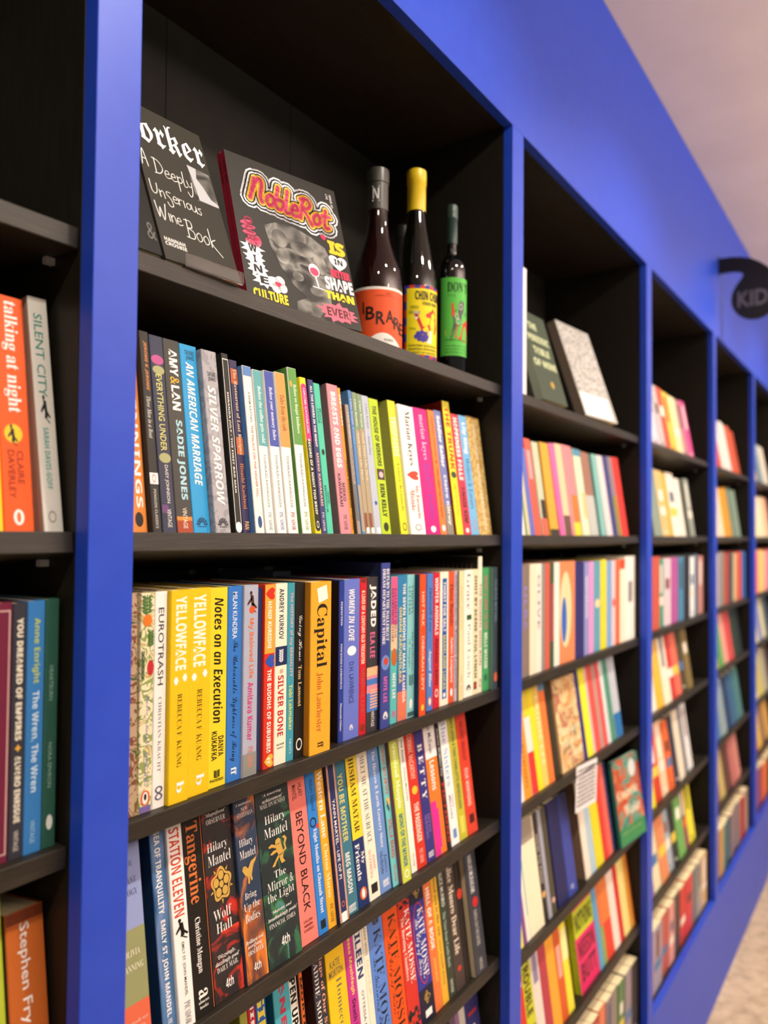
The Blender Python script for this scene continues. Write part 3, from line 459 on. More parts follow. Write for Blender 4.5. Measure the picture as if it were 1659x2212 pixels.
 ('b0r3', 0.4906, 0.01, 0.0198, 0.2027, 0.0, '#86c8cc', 'pale aqua paperback with grey serif lettering, third row, bay with bottles', [('CHRISTY', 'n', '#3a5a5c', 0.08, 0.28, 0.54, 0.82), ('LEFTERI', 'n', '#3a5a5c', 0.08, 0.28, 0.16, 0.44), ('The Beekeeper', 'n', '#2a4a4c', 0.4, 0.68, 0.54, 0.82), ('of Aleppo', 'n', '#2a4a4c', 0.45, 0.65, 0.16, 0.44), ('#', 'leaf', '#4a7a7c', 0.7, 0.78, 0.2, 0.9), ('#', 'ell', '#f4f2ee', 0.87, 0.94, 0.35, 0.7), ('#', 'rect', '#3a5a5c', 0.96, 0.99, 0.1, 0.9)], {}),
 ('b0r3', 0.5108, 0.0015, 0.0171, 0.2028, 0.0, '#dd4f22', 'vermilion slim paperback with spaced pale capitals, third row, bay with bottles', [('HOT MILK', 's', '#f4d8c0', 0.125, 0.37, 0.32, 0.7), ('DEBORAH LEVY', 's', '#f4d8c0', 0.44, 0.825, 0.32, 0.7), ('#', 'ell', '#f2c83e', 0.92, 0.965, 0.3, 0.7)], {'side': '#1d3d5c'}),
 ('b0r3', 0.5446, 0.01, 0.0179, 0.2024, 0.0, '#4f7ac4', 'cornflower blue paperback with an italic dark author line, third row, bay with bottles', [('Deborah Levy', 'i', '#1a2440', 0.1, 0.43, 0.22, 0.8), ('August Blue', 'ri', '#f4f2ee', 0.55, 0.83, 0.26, 0.74), ('#', 'ell', '#e0682c', 0.9, 0.97, 0.22, 0.78), ('#', 'ell', '#f4f2ee', 0.91, 0.96, 0.34, 0.66)], {}),
 ('b0r3', 0.5629, 0.01, 0.0195, 0.2026, 0.0, '#c92231', 'scarlet paperback with white and black capitals, third row, bay with bottles', [('WINTER ANIMALS', 'b', '#f4f2ee', 0.035, 0.46, 0.26, 0.74), ('ASHANI LEWIS', 'b', '#2a1416', 0.485, 0.83, 0.3, 0.72), ('#', 'ring', '#f4f2ee', 0.86, 0.92, 0.3, 0.75)], {}),
 ('b0r3', 0.5828, 0.01, 0.0262, 0.2033, 0.0, '#efead6', 'cream paperback with a long blue title panel, third row, bay with bottles', [('#', 'rect', '#1f5aa8', 0.05, 0.95, 0.26, 0.78), ('THIRST FOR SALT', 'b', '#f4f2ee', 0.075, 0.45, 0.36, 0.66), ('MADELAINE LUCAS', 'b', '#d8d85a', 0.475, 0.88, 0.36, 0.66), ('#', 'ell', '#f4f2ee', 0.905, 0.94, 0.36, 0.66)], {}),
 ('b0r3', 0.6093, 0.01, 0.0178, 0.2028, 0.0, '#d9572f', 'burnt orange slim paperback with black and white lettering, third row, bay with bottles', [('Three Burials', 'r', '#2a1a14', 0.09, 0.415, 0.26, 0.78), ('Anders Lustgarten', 'r', '#f4f2ee', 0.5, 0.845, 0.26, 0.78), ('#', 'ell', '#f4f2ee', 0.89, 0.95, 0.32, 0.68)], {}),
 ('b0r3', 0.6274, 0.01, 0.0095, 0.2031, 0.0, '#b9b2c8', 'very thin lavender paperback with crowded lettering, third row, bay with bottles', [('NO ONE IS TALKING ABOUT THIS', 'b', '#3a3a4a', 0.03, 0.42, 0.25, 0.75), ('Patricia Lockwood', 'r', '#3a3a4a', 0.45, 0.9, 0.25, 0.75)], {}),
 ('b0r3', 0.6373, 0.0065, 0.0132, 0.2028, 0.0, '#e6dcaa', 'thin straw-coloured paperback with faint lettering, third row, bay with bottles', [('Brutes  Dizz Tate', 'n', '#b8a868', 0.12, 0.46, 0.3, 0.7), ('THE BEES', 'n', '#8a7c4a', 0.8, 0.97, 0.35, 0.65)], {'side': '#8f7c60'}),
 ('b0r3', 0.659, 0.01, 0.0312, 0.2033, 0.0, '#f5f3e4', 'ivory paperback with a large pale grey title, third row, bay with bottles', [('Grace', 'n', '#77777a', 0.03, 0.31, 0.25, 0.74), ('#', 'rect', '#2a5a3a', 0.355, 0.395, 0.28, 0.8), ('Paul Lynch', 'n', '#8a8a8c', 0.425, 0.85, 0.28, 0.7), ('#', 'fan', '#3a3a3a', 0.905, 0.95, 0.25, 0.75)], {}),
 ('b0r3', 0.6906, 0.01, 0.0168, 0.2038, 0.0, '#e9e0b4', 'buff paperback with black zigzag lettering, third row, bay with bottles', [('SHOT BY SCENE', 'k', '#17150f', 0.05, 0.5, 0.2, 0.75), ('PAUL LYNCH', 'k', '#17150f', 0.53, 0.87, 0.2, 0.75), ('#', 'rect', '#1a1812', 0.9, 0.96, 0.1, 0.7), ('#', 'ell', '#c8382a', 0.91, 0.95, 0.2, 0.6)], {}),
 ('b0r3', 0.7078, 0.01, 0.0136, 0.2244, 0.0, '#eae4d0', 'tall white hardback rising above the row, third row, bay with bottles', [('THE WOMEN WHO RUN', 'b', '#8a3a44', 0.2, 0.8, 0.25, 0.75), ('#', 'ring', '#4a4a44', 0.9, 0.96, 0.2, 0.8)], {'side': '#1a1714'}),
 ('b0r3', 0.722, 0.01, 0.0256, 0.2047, 0.0, '#46a164', 'green paperback with a pink title, third row, bay with bottles', [('WHAT A WAY TO GO', 'b', '#c85a78', 0.06, 0.5, 0.28, 0.72), ('BELLA MACKIE', 'k', '#dfeada', 0.53, 0.82, 0.28, 0.72), ('#', 'leaf', '#1f4a30', 0.87, 0.92, 0.3, 0.7)], {}),
 ('b0r3', 0.7482, 0.0017, 0.0146, 0.2057, 0.0, '#3c4a56', 'thin slate paperback, last against the side panel, third row, bay with bottles', [('CURTIS BITTER', 's', '#7aa0b8', 0.1, 0.45, 0.25, 0.75), ('#', 'ell', '#d86a4a', 0.86, 0.94, 0.1, 0.9)], {'side': '#6f8a7f'}),
 ('b0r4', 0.0085, 0.01, 0.0466, 0.197, 0.0, '#93a0cf', 'wide tricolour paperback in lavender, olive and coral, fourth row, bay with bottles', [('#', 'rect', '#95996a', 0.43, 0.76, 0, 1), ('#', 'rect', '#dd6a4a', 0.76, 1.0, 0, 1), ('hTHE', 'n', '#5a6488', 0.12, 0.145, 0.6, 0.8), ('hLEVANT', 'n', '#5a6488', 0.195, 0.225, 0.42, 0.86), ('hTRILOGY', 'n', '#5a6488', 0.25, 0.28, 0.36, 0.88), ('hOLIVIA', 'n', '#efe9d4', 0.52, 0.55, 0.46, 0.84), ('hMANNING', 'n', '#efe9d4', 0.585, 0.615, 0.36, 0.9), ('hFantastically tart', 'i', '#f2d8c8', 0.83, 0.85, 0.28, 0.92), ('hand readable', 'i', '#f2d8c8', 0.86, 0.88, 0.4, 0.85), ('hSARAH WATERS', 'n', '#b0402c', 0.895, 0.915, 0.36, 0.92)], {}),
 ('b0r4', 0.0676, 0.01, 0.017, 0.197, 0.0, '#4f7aa8', 'blue watery paperback with white condensed capitals, fourth row, bay with bottles', [('SEA OF TRANQUILITY', 'b', '#f4f2ee', 0.035, 0.43, 0.18, 0.66), ('EMILY ST. JOHN MANDEL', 'b', '#f4f2ee', 0.46, 0.91, 0.26, 0.66), ('PICADOR', 'n', '#f4f2ee', 0.92, 0.99, 0.36, 0.66)], {'pat': ('water', '#8a98c8', '#2f5a88'), 'side': '#12304f'}),
 ('b0r4', 0.0849, 0.0066, 0.0194, 0.197, 0.0, '#eeece8', 'white paperback with tall red-orange capitals, fourth row, bay with bottles', [('STATION ELEVEN', 'b', '#c8452c', 0.045, 0.475, 0.14, 0.8), ('#', 'man', '#191614', 0.485, 0.59, 0.12, 0.95), ('EMILY ST. JOHN MANDEL', 's', '#2a2a2a', 0.6, 0.855, 0.4, 0.62), ('PICADOR', 'n', '#3a3a3a', 0.88, 0.985, 0.34, 0.72)], {}),
 ('b0r4', 0.105, 0.01, 0.0273, 0.197, 0.0, '#1d1a17', 'black paperback with a huge orange serif title, fourth row, bay with bottles', [('Tangerine', 'r', '#d2743a', 0.055, 0.46, 0.1, 0.82), ('Christine Mangan', 'r', '#eceae4', 0.53, 0.8, 0.3, 0.62), ('a', 'r', '#eceae4', 0.88, 0.925, 0.28, 0.72), ('habacus', 'r', '#eceae4', 0.93, 0.945, 0.25, 0.75), ('hbooks', 'r', '#eceae4', 0.955, 0.97, 0.3, 0.7), ('#', 'rect', '#d8743a', 0, 1, 0.955, 0.985)], {}),
 ('b0r4', 0.1328, 0.01, 0.0422, 0.197, 0.0, '#262224', 'thick black and red paperback with a gold rose, fourth row, bay with bottles', [('#', 'rect', '@ember', 0, 0.36, 0, 0.45), ('#', 'rect', '@ember', 0.66, 1, 0.0, 1), ('h‘Magnificent’', 'ri', '#e9e7e2', 0.045, 0.07, 0.14, 0.82), ('hOBSERVER', 'n', '#e9e7e2', 0.078, 0.105, 0.16, 0.8), ('hHilary', 'n', '#e9e7e2', 0.2, 0.26, 0.12, 0.8), ('hMantel', 'n', '#e9e7e2', 0.265, 0.32, 0.12, 0.88), ('#', 'rose', '#c9a24e', 0.335, 0.52, 0.14, 0.86), ('hWolf', 'n', '#e9e7e2', 0.545, 0.6, 0.16, 0.76), ('hHall', 'n', '#e9e7e2', 0.615, 0.665, 0.22, 0.74), ('h‘Dizzyingly,', 'ri', '#e9e7e2', 0.77, 0.795, 0.18, 0.78), ('hdazzlingly good’', 'ri', '#e9e7e2', 0.8, 0.825, 0.1, 0.9), ('hDAILY MAIL', 'n', '#e9e7e2', 0.83, 0.855, 0.14, 0.84), ('h4th', 'b', '#e9e7e2', 0.9, 0.95, 0.38, 0.64)], {'pat': ('blotch', '#c42a1e', '#2a2224')}),
 ('b0r4', 0.1753, 0.0062, 0.0334, 0.197, 0.0, '#2b3a52', 'navy paperback fading to flame orange with a gold bird, fourth row, bay with bottles', [('#', 'rect', '@flame', 0.6, 1, 0, 1), ('h‘A masterpiece’', 'ri', '#e9e7e2', 0.05, 0.07, 0.1, 0.86), ('hNEW', 'n', '#e9e7e2', 0.078, 0.098, 0.34, 0.64), ('hSTATESMAN', 'n', '#e9e7e2', 0.105, 0.13, 0.14, 0.86), ('hHilary', 'n', '#e9e7e2', 0.245, 0.295, 0.14, 0.76), ('hMantel', 'n', '#e9e7e2', 0.305, 0.35, 0.12, 0.84), ('#', 'bird', '#c9a24e', 0.365, 0.49, 0.14, 0.86), ('hBring', 'n', '#e9e7e2', 0.53, 0.575, 0.2, 0.72), ('hUp the', 'n', '#e9e7e2', 0.585, 0.635, 0.12, 0.84), ('hBodies', 'n', '#e9e7e2', 0.64, 0.685, 0.14, 0.8), ('hBrilliant and', 'ri', '#e9e7e2', 0.775, 0.795, 0.06, 0.88), ('hterrifying', 'ri', '#e9e7e2', 0.8, 0.825, 0.14, 0.78), ('hOBSERVER', 'n', '#e9e7e2', 0.83, 0.855, 0.12, 0.84), ('h4th', 'b', '#e9e7e2', 0.9, 0.945, 0.34, 0.66)], {'pat': ('flame', '#d8792c', '#223650')}),
 ('b0r4', 0.2093, 0.0066, 0.0565, 0.197, 0.0, '#1c2a2c', 'thick dark green paperback with a gold lion, fourth row, bay with bottles', [('#', 'rect', '@moss', 0.6, 1, 0, 0.6), ('#', 'rect', '@moss', 0.2, 0.5, 0.5, 1), ('h‘A towering', 'ri', '#e9e7e2', 0.055, 0.075, 0.22, 0.78), ('hachievement’', 'ri', '#e9e7e2', 0.085, 0.105, 0.2, 0.8), ('hMAIL ON SUNDAY', 'n', '#e9e7e2', 0.11, 0.135, 0.12, 0.88), ('hHilary', 'n', '#e9e7e2', 0.18, 0.24, 0.22, 0.82), ('hMantel', 'n', '#e9e7e2', 0.25, 0.305, 0.18, 0.86), ('#', 'lion', '#c9a24e', 0.315, 0.475, 0.22, 0.84), ('hThe', 'n', '#e9e7e2', 0.495, 0.535, 0.36, 0.7), ('hMirror &', 'n', '#e9e7e2', 0.545, 0.595, 0.14, 0.9), ('hthe Light', 'n', '#e9e7e2', 0.605, 0.665, 0.12, 0.9), ('h‘Majestic and', 'ri', '#e9e7e2', 0.7, 0.72, 0.2, 0.78), ('hbreathtakingly poetic’', 'ri', '#e9e7e2', 0.73, 0.755, 0.08, 0.94), ('hFINANCIAL TIMES', 'n', '#e9e7e2', 0.765, 0.79, 0.1, 0.86), ('h4th', 'b', '#e9e7e2', 0.855, 0.91, 0.4, 0.64)], {'pat': ('blotch', '#2f6a4a', '#1c2a2c')}),
 ('b0r4', 0.2664, 0.01, 0.0332, 0.197, 0.0, '#ee7f74', 'salmon pink paperback with wide black capitals, fourth row, bay with bottles', [('HILARY', 's', '#4a2024', 0.075, 0.155, 0.58, 0.8), ('MANTEL', 's', '#4a2024', 0.075, 0.165, 0.26, 0.48), ('BEYOND BLACK', 's', '#1c1416', 0.24, 0.82, 0.34, 0.7), ('hCOLLINS', 'b', '#6a2a2c', 0.865, 0.88, 0.26, 0.74), ('hMODERN', 'b', '#6a2a2c', 0.89, 0.905, 0.28, 0.72), ('hCLASSICS', 'b', '#6a2a2c', 0.915, 0.93, 0.24, 0.76)], {}),
 ('b0r4', 0.3001, 0.01, 0.0184, 0.197, 0.0, '#2f7fd0', 'azure paperback with a black curled shape, fourth row, bay with bottles', [('Hilary Mantel', 'n', '#16294a', 0.08, 0.27, 0.3, 0.72), ('#', 'ring', '#171b26', 0.31, 0.37, 0.1, 0.75), ('#', 'ell', '#d83a4a', 0.355, 0.385, 0.7, 0.95), ('Eight Months on Ghazzah Street', 'r', '#f4f2ee', 0.38, 0.88, 0.28, 0.72), ('#', 'rect', '#1c2430', 0.92, 0.97, 0.25, 0.75)], {}),
 ('b0r4', 0.319, 0.01, 0.0162, 0.197, 0.0, '#e9aa2c', 'saffron paperback with white serif lettering, fourth row, bay with bottles', [('Western Lane', 'r', '#f4f2ee', 0.05, 0.46, 0.22, 0.78), ('Chetna Maroo', 'r', '#f7e6b8', 0.5, 0.82, 0.26, 0.72), ('PICADOR', 'n', '#5a3c10', 0.86, 0.97, 0.32, 0.7)], {}),
 ('b0r4', 0.3355, 0.0056, 0.0187, 0.197, 0.0, '#26305e', 'navy paperback with orange edge stripes, fourth row, bay with bottles', [('#', 'rect', '#d88a5a', 0, 1, 0.0, 0.14), ('#', 'rect', '#d88a5a', 0, 1, 0.86, 1), ('#', 'rect', '#f4f2ee', 0, 1, 0.16, 0.19), ('#', 'rect', '#f4f2ee', 0, 1, 0.81, 0.84), ('YANN MARTEL · LIFE OF PI', 's', '#f4f2ee', 0.25, 0.74, 0.36, 0.64), ('#', 'ring', '#e06a3a', 0.875, 0.91, 0.34, 0.66), ('#', 'pill', '#f4f2ee', 0.94, 1.0, 0.22, 0.78)], {}),
 ('b0r4', 0.355, 0.01, 0.0257, 0.197, 0.0, '#3a7488', 'steel teal paperback with yellow and white capitals, fourth row, bay with bottles', [('YOU BE MOTHER', 'b', '#d8d070', 0.12, 0.55, 0.3, 0.7), ('MEG MASON', 'b', '#eceae2', 0.62, 0.87, 0.32, 0.68), ('W&N', 'b', '#e6ecec', 0.94, 0.985, 0.2, 0.8)], {}),
 ('b0r4', 0.3811, 0.01, 0.024, 0.197, 0.0, '#1f3166', 'yellow-over-navy paperback with a penguin roundel, fourth row, bay with bottles', [('#', 'rect', '#f0d432', 0, 0.57, 0, 1), ('HISHAM MATAR', 'r', '#2a2614', 0.05, 0.53, 0.28, 0.74), ('My', 'r', '#f4f2ee', 0.66, 0.74, 0.56, 0.88), ('Friends', 'r', '#f4f2ee', 0.6, 0.83, 0.14, 0.52), ('#', 'ell', '#e0682c', 0.88, 0.96, 0.2, 0.8), ('#', 'ell', '#f4f2ee', 0.89, 0.95, 0.36, 0.64)], {}),
 ('b0r4', 0.4055, 0.01, 0.0246, 0.197, 0.0, '#efe9d4', 'cream paperback with dark small-cap title, fourth row, bay with bottles', [('MEET ME AT THE SURFACE', 'n', '#22242a', 0.06, 0.64, 0.3, 0.7), ('JODIE', 'n', '#c2584a', 0.72, 0.82, 0.56, 0.8), ('MATTHEWS', 'n', '#c2584a', 0.68, 0.86, 0.24, 0.48), ('#', 'rect', '#24221e', 0.9, 0.96, 0.22, 0.78)], {'side': '#8c7c64'}),
 ('b0r4', 0.4305, 0.01, 0.026, 0.197, 0.0, '#6c92cc', 'soft blue paperback with white serif title, fourth row, bay with bottles', [('The Heaven & Earth Grocery Store', 'n', '#f4f2ee', 0.06, 0.71, 0.34, 0.68), ('James', 'n', '#1c2c50', 0.76, 0.88, 0.56, 0.82), ('McBride', 'n', '#1c2c50', 0.73, 0.88, 0.22, 0.5), ('W&N', 'b', '#f4f2ee', 0.92, 0.965, 0.25, 0.8)], {}),
 ('b0r4', 0.4568, 0.0075, 0.0144, 0.197, 0.0, '#6fc4c8', 'aqua paperback with condensed red capitals, fourth row, bay with bottles', [('CORMAC McCARTHY', 'b', '#c8382c', 0.03, 0.38, 0.22, 0.76), ('#', 'ell', '#e8b84a', 0.4, 0.46, 0.3, 0.8), ('#', 'man', '#1c2c30', 0.42, 0.5, 0.2, 0.7), ('STELLA MARIS', 'b', '#c8382c', 0.55, 0.81, 0.22, 0.76), ('PICADOR', 'n', '#c8584c', 0.86, 0.97, 0.3, 0.7)], {'side': '#2c5a64'}),
 ('b0r4', 0.472, 0.001, 0.0213, 0.197, 0.0, '#c4d24a', 'yellow-green paperback with pale and teal lettering, fourth row, bay with bottles', [('Armistead Maupin', 'r', '#f6f6e0', 0.03, 0.5, 0.2, 0.76), ('MONA OF THE MANOR', 'k', '#1f6a8c', 0.54, 0.9, 0.26, 0.74), ('#', 'ring', '#f4f2ee', 0.92, 0.975, 0.25, 0.75)], {'side': '#8a5a6a'}),
 ('b0r4', 0.5082, 0.01, 0.0151, 0.197, 0.0, '#f0ede0', 'plain white paperback with sparse black lettering, fourth row, bay with bottles', [('THE ROAD', 'b', '#23221e', 0.06, 0.22, 0.36, 0.66), ('Cormac McCarthy', 's', '#3a3832', 0.26, 0.5, 0.36, 0.68), ('PICADOR', 'n', '#6a665c', 0.87, 0.96, 0.36, 0.66)], {}),
 ('b0r4', 0.5238, 0.01, 0.0265, 0.197, 0.0, '#cf3527', 'fire red paperback with a yellow disc, fourth row, bay with bottles', [('CORMAC McCARTHY', 'b', '#f0b8a0', 0.04, 0.37, 0.26, 0.72), ('#', 'ell', '#f0c23a', 0.42, 0.48, 0.25, 0.8), ('THE PASSENGER', 'b', '#f6e6d4', 0.54, 0.82, 0.26, 0.74), ('PICADOR', 'n', '#f0c0b0', 0.87, 0.97, 0.32, 0.7)], {}),
 ('b0r4', 0.5507, 0.01, 0.0247, 0.197, 0.0, '#37337c', 'indigo paperback with widely spaced white capitals, fourth row, bay with bottles', [('B E T T Y', 'r', '#f4f2ee', 0.14, 0.55, 0.26, 0.74), ('TIFFANY', 'n', '#9a7ac0', 0.66, 0.8, 0.54, 0.8), ('McDANIEL', 'n', '#9a7ac0', 0.66, 0.84, 0.22, 0.48), ('W&N', 'b', '#f4f2ee', 0.93, 0.97, 0.2, 0.8)], {}),
 ('b0r4', 0.576, 0.01, 0.0337, 0.197, 0.0, '#ea7a2c', 'orange and hot-pink paperback with a white head, fourth row, bay with bottles', [('#', 'rect', '#eceaea', 0, 0.28, 0, 1), ('#', 'rect', '#d82c94', 0.6, 1, 0, 0.45), ('#', 'rect', '#d82c94', 0.66, 0.95, 0.3, 0.6), ('Ian McEwan', 's', '#26262a', 0.02, 0.24, 0.34, 0.66), ('Lessons', 'b', '#f4f2ee', 0.3, 0.52, 0.28, 0.68)], {}),
 ('b0r4', 0.6102, 0.01, 0.013, 0.197, 0.0, '#232124', 'thin black paperback with red and white lettering, fourth row, bay with bottles', [('Andrew McMillan Pity', 's', '#e6e2dc', 0.08, 0.45, 0.3, 0.7), ('FICTIONS', 'b', '#c83228', 0.5, 0.95, 0.25, 0.75)], {}),
 ('b0r4', 0.6237, 0.01, 0.026, 0.197, 0.0, '#f0efec', 'white paperback with a large pale blue title, fourth row, bay with bottles', [('Blue Sisters', 'r', '#8ab0d8', 0.02, 0.55, 0.2, 0.78), ('COCO', 's', '#4a5a74', 0.62, 0.72, 0.56, 0.8), ('MELLORS', 's', '#4a5a74', 0.62, 0.8, 0.24, 0.48), ('#', 'rect', '#6a90c8', 0.88, 0.95, 0.3, 0.72)], {}),
 ('b0r4', 0.6504, 0.01, 0.0255, 0.197, 0.0, '#bdb83a', 'mustard-green paperback with navy capitals, fourth row, bay with bottles', [('ONCE UPON A TIME CHARLOTTE MENDELSON', 'b', '#2a3a5a', 0.04, 0.76, 0.3, 0.66), ('#', 'rect', '#d8d45a', 0.82, 0.95, 0.25, 0.7)], {}),
 ('b0r4', 0.6765, 0.01, 0.0343, 0.197, 0.0, '#d6442f', 'tomato red paperback, last before the dark gap, fourth row, bay with bottles', [('KALIANE BRADLEY', 'b', '#7a1c18', 0.1, 0.42, 0.32, 0.66), ('OUR WARNING', 'b', '#f0c8b8', 0.48, 0.78, 0.32, 0.66), ('#', 'rect', '#4a1c18', 0.85, 0.92, 0.3, 0.75)], {}),
 ('b0r5', 0.1931, 0.01, 0.012, 0.195, 0.0, '#9a9a3c', 'thin olive paperback low beside the blue post, fifth row, bay with bottles', [], {}),
 ('b0r5', 0.2053, 0.01, 0.0123, 0.195, 0.0, '#b8202c', 'crimson paperback with white heavy letters low down, fifth row, bay with bottles', [('NINJI', 'k', '#f4f2ee', 0.0, 0.3, 0.2, 0.75)], {}),
 ('b0r5', 0.2179, 0.01, 0.0164, 0.195, 0.0, '#2c62b0', 'cobalt paperback with a yellow capital title, fifth row, bay with bottles', [('GIRL', 'k', '#e8d84a', 0.0, 0.35, 0.15, 0.85)], {}),
 ('b0r5', 0.2427, 0.006, 0.0281, 0.195, 0.0, '#46a8b8', 'wide turquoise paperback with red capitals, fifth row, bay with bottles', [('JANE', 'k', '#b8384c', -0.04, 0.28, 0.25, 0.68), ('MORRIS', 'k', '#b8384c', 0.32, 0.7, 0.25, 0.68)], {'side': '#2a7a8c'}),
 ('b0r5', 0.2715, 0.01, 0.0163, 0.195, 0.0, '#eceae0', 'white paperback with black bold slanting capitals, fifth row, bay with bottles', [('OPEN UP THE', 'k', '#161412', 0.0, 0.5, 0.2, 0.85)], {}),
 ('b0r5', 0.2881, 0.006, 0.006, 0.195, 0.0, '#e06a28', 'orange paperback with black capitals, fifth row, bay with bottles', [('R MORTIMER', 'k', '#1a1412', 0.0, 0.55, 0.2, 0.8)], {'side': '#3a2218'}),
 ('b0r5', 0.3122, 0.006, 0.0231, 0.195, 0.0, '#33303a', 'dark contour-lined paperback with peach and white lettering, fifth row, bay with bottles', [('Maps of Our Spectacular', 'r', '#e8a888', 0.0, 0.75, 0.54, 0.88), ('MADDIE MORTIMER', 'n', '#eceae4', 0.0, 0.65, 0.12, 0.46)], {'side': '#2a1c1a'}),
 ('b0r5', 0.3423, 0.01, 0.0387, 0.195, 0.0, '#eec41e', 'thick sunflower yellow paperback with grey lettering, fifth row, bay with bottles', [('hKATE', 's', '#6a6a5a', 0.13, 0.175, 0.2, 0.72), ('hMORTON', 's', '#6a6a5a', 0.185, 0.23, 0.12, 0.84), ('Homecoming', 'n', '#6a6a60', 0.25, 0.75, 0.38, 0.72)], {}),
 ('b0r5', 0.3813, 0.01, 0.02, 0.195, 0.0, '#c2358e', 'fuchsia paperback with yellow rounded lettering, fifth row, bay with bottles', [('Ottessa Moshfegh', 'b', '#e8d85a', -0.02, 0.42, 0.3, 0.7), ('Death in Her Hands', 'b', '#23141c', 0.45, 0.9, 0.3, 0.7)], {}),
 ('b0r5', 0.4016, 0.01, 0.0186, 0.195, 0.0, '#f0eee4', 'white paperback with thick navy capitals, fifth row, bay with bottles', [('EILEEN', 'k', '#1f3a6a', 0.02, 0.36, 0.15, 0.8), ('OTTESSA MOSHFEGH', 's', '#4a4a4a', 0.44, 0.9, 0.36, 0.64)], {}),
 ('b0r5', 0.4206, 0.01, 0.0131, 0.195, 0.0, '#ece8d0', 'pale ivory thin paperback with grey lettering, fifth row, bay with bottles', [('SARAH MOSS', 'b', '#8a8a80', 0.05, 0.25, 0.3, 0.7), ('Ghost Wall', 'n', '#c8c49a', 0.28, 0.5, 0.3, 0.7)], {}),
 ('b0r5', 0.434, 0.01, 0.0348, 0.195, 0.0, '#5c86d2', 'wide mid-blue paperback with black swash capitals, fifth row, bay with bottles', [('KATE MOSSE', 'n', '#161c34', 0.13, 0.92, 0.34, 0.82), ('The Burning Chambers', 'w', '#1a2444', 0.3, 0.94, 0.1, 0.34), ('#', 'leaf', '#3a3020', 0.02, 0.1, 0.3, 0.8)], {}),
 ('b0r5', 0.4692, 0.01, 0.0373, 0.195, 0.0, '#e2561a', 'wide bright orange paperback with black swash capitals, fifth row, bay with bottles', [('KATE MOSSE', 'n', '#1c140e', 0.1, 0.9, 0.34, 0.82), ('The City of Tears', 'w', '#2a1a10', 0.26, 0.76, 0.1, 0.34), ('#', 'leaf', '#3a2a18', 0.0, 0.07, 0.3, 0.8)], {}),
 ('b0r5', 0.5069, 0.01, 0.032, 0.195, 0.0, '#cc3228', 'red paperback with dark floral ends and white capitals, fifth row, bay with bottles', [('#', 'flor', '#1f2a2c', 0, 0.12, 0, 1), ('#', 'flor', '#1f2a2c', 0.82, 1, 0, 1), ('KATE MOSSE', 'n', '#f4f2ee', 0.14, 0.66, 0.5, 0.9), ('The Burning Chambers', 'r', '#f0dcc8', 0.18, 0.62, 0.12, 0.42)], {}),
 ('b0r5', 0.5393, 0.01, 0.0386, 0.195, 0.0, '#2d3796', 'ultramarine paperback with gold lilies and a red ring, fifth row, bay with bottles', [('#', 'rect', '#1c1c34', 0, 0.15, 0, 1), ('⚜', 's', '#d0a84a', 0.03, 0.12, 0.3, 0.75), ('#', 'ringo', '#c8322c', 0.15, 0.74, 0.0, 1), ('KATE MOSSE', 'n', '#f4f2ee', 0.2, 0.7, 0.44, 0.84), ('The City of Tears', 'w', '#f4f2ee', 0.26, 0.66, 0.12, 0.44), ('#', 'rect', '#1c1c34', 0.76, 1, 0, 1), ('⚜', 's', '#d0a84a', 0.79, 0.88, 0.3, 0.75), ('#', 'rect', '#f4f2ee', 0.92, 0.97, 0.3, 0.75)], {}),
 ('b0r5', 0.5783, 0.01, 0.0213, 0.195, 0.0, '#e0763e', 'apricot orange paperback with chunky white capitals, fifth row, bay with bottles', [('HELL OF A BOOK', 'k', '#f6ece0', 0.1, 0.56, 0.26, 0.74), ('JASON MOTT', 'k', '#e8b84a', 0.62, 0.8, 0.3, 0.72)], {}),
 ('b0r5', 0.5999, 0.01, 0.0186, 0.195, 0.0, '#dfae34', 'honey yellow paperback with lower-case dark title, fifth row, bay with bottles', [('behind you is the sea', 'r', '#3a3a2a', 0.02, 0.5, 0.3, 0.74), ('susan muaddi darraj', 'n', '#4a4630', 0.53, 0.86, 0.32, 0.68)], {}),
 ('b0r5', 0.6189, 0.01, 0.0217, 0.195, 0.0, '#36402f', 'dark moss green paperback with pale capitals, fifth row, bay with bottles', [('ALICE MUNRO', 's', '#e6e6de', 0.05, 0.32, 0.3, 0.72), ('The View from Castle Rock', 'r', '#a8c0b8', 0.36, 0.78, 0.3, 0.66), ('VINTAGE', 's', '#dcdcd4', 0.87, 0.97, 0.34, 0.66)], {}),
 ('b0r5', 0.641, 0.01, 0.0308, 0.195, 0.0, '#453a36', 'dark brown paperback with a big cream serif title, fifth row, bay with bottles', [('Alice Munro Dear Life', 'r', '#e6dcc4', 0.03, 0.74, 0.28, 0.76), ('#', 'ell', '#c83a2c', 0.83, 0.87, 0.35, 0.7)], {}),
 ('b0r5', 0.6721, 0.01, 0.0196, 0.195, 0.0, '#26211f', 'black paperback with a red disc high up, fifth row, bay with bottles', [('#', 'ell', '#c8382c', 0.28, 0.36, 0.1, 0.9)], {}),
 ('b0r5', 0.6923, 0.002, 0.0395, 0.195, 0.0, '#3a3c44', 'near-black slate paperback leaning alone beside a gap, fifth row, bay with bottles', [('HARUKI MURAKAMI', 's', '#d8d8d4', 0.06, 0.36, 0.3, 0.66), ('#', 'ell', '#c82c30', 0.4, 0.48, 0.35, 0.8), ('KAFKA ON THE SHORE', 's', '#b8b8b4', 0.5, 0.78, 0.34, 0.62), ('VINTAGE', 's', '#b8b8b4', 0.88, 0.97, 0.36, 0.62)], {'side': '#c9b795'}),
 ('b0r6', 0.6612, 0.01, 0.0177, 0.1906, 0.0, '#5a4a5a', 'dusky plum paperback just above the picture bottom edge, lowest row, bay with bottles', [], {}),
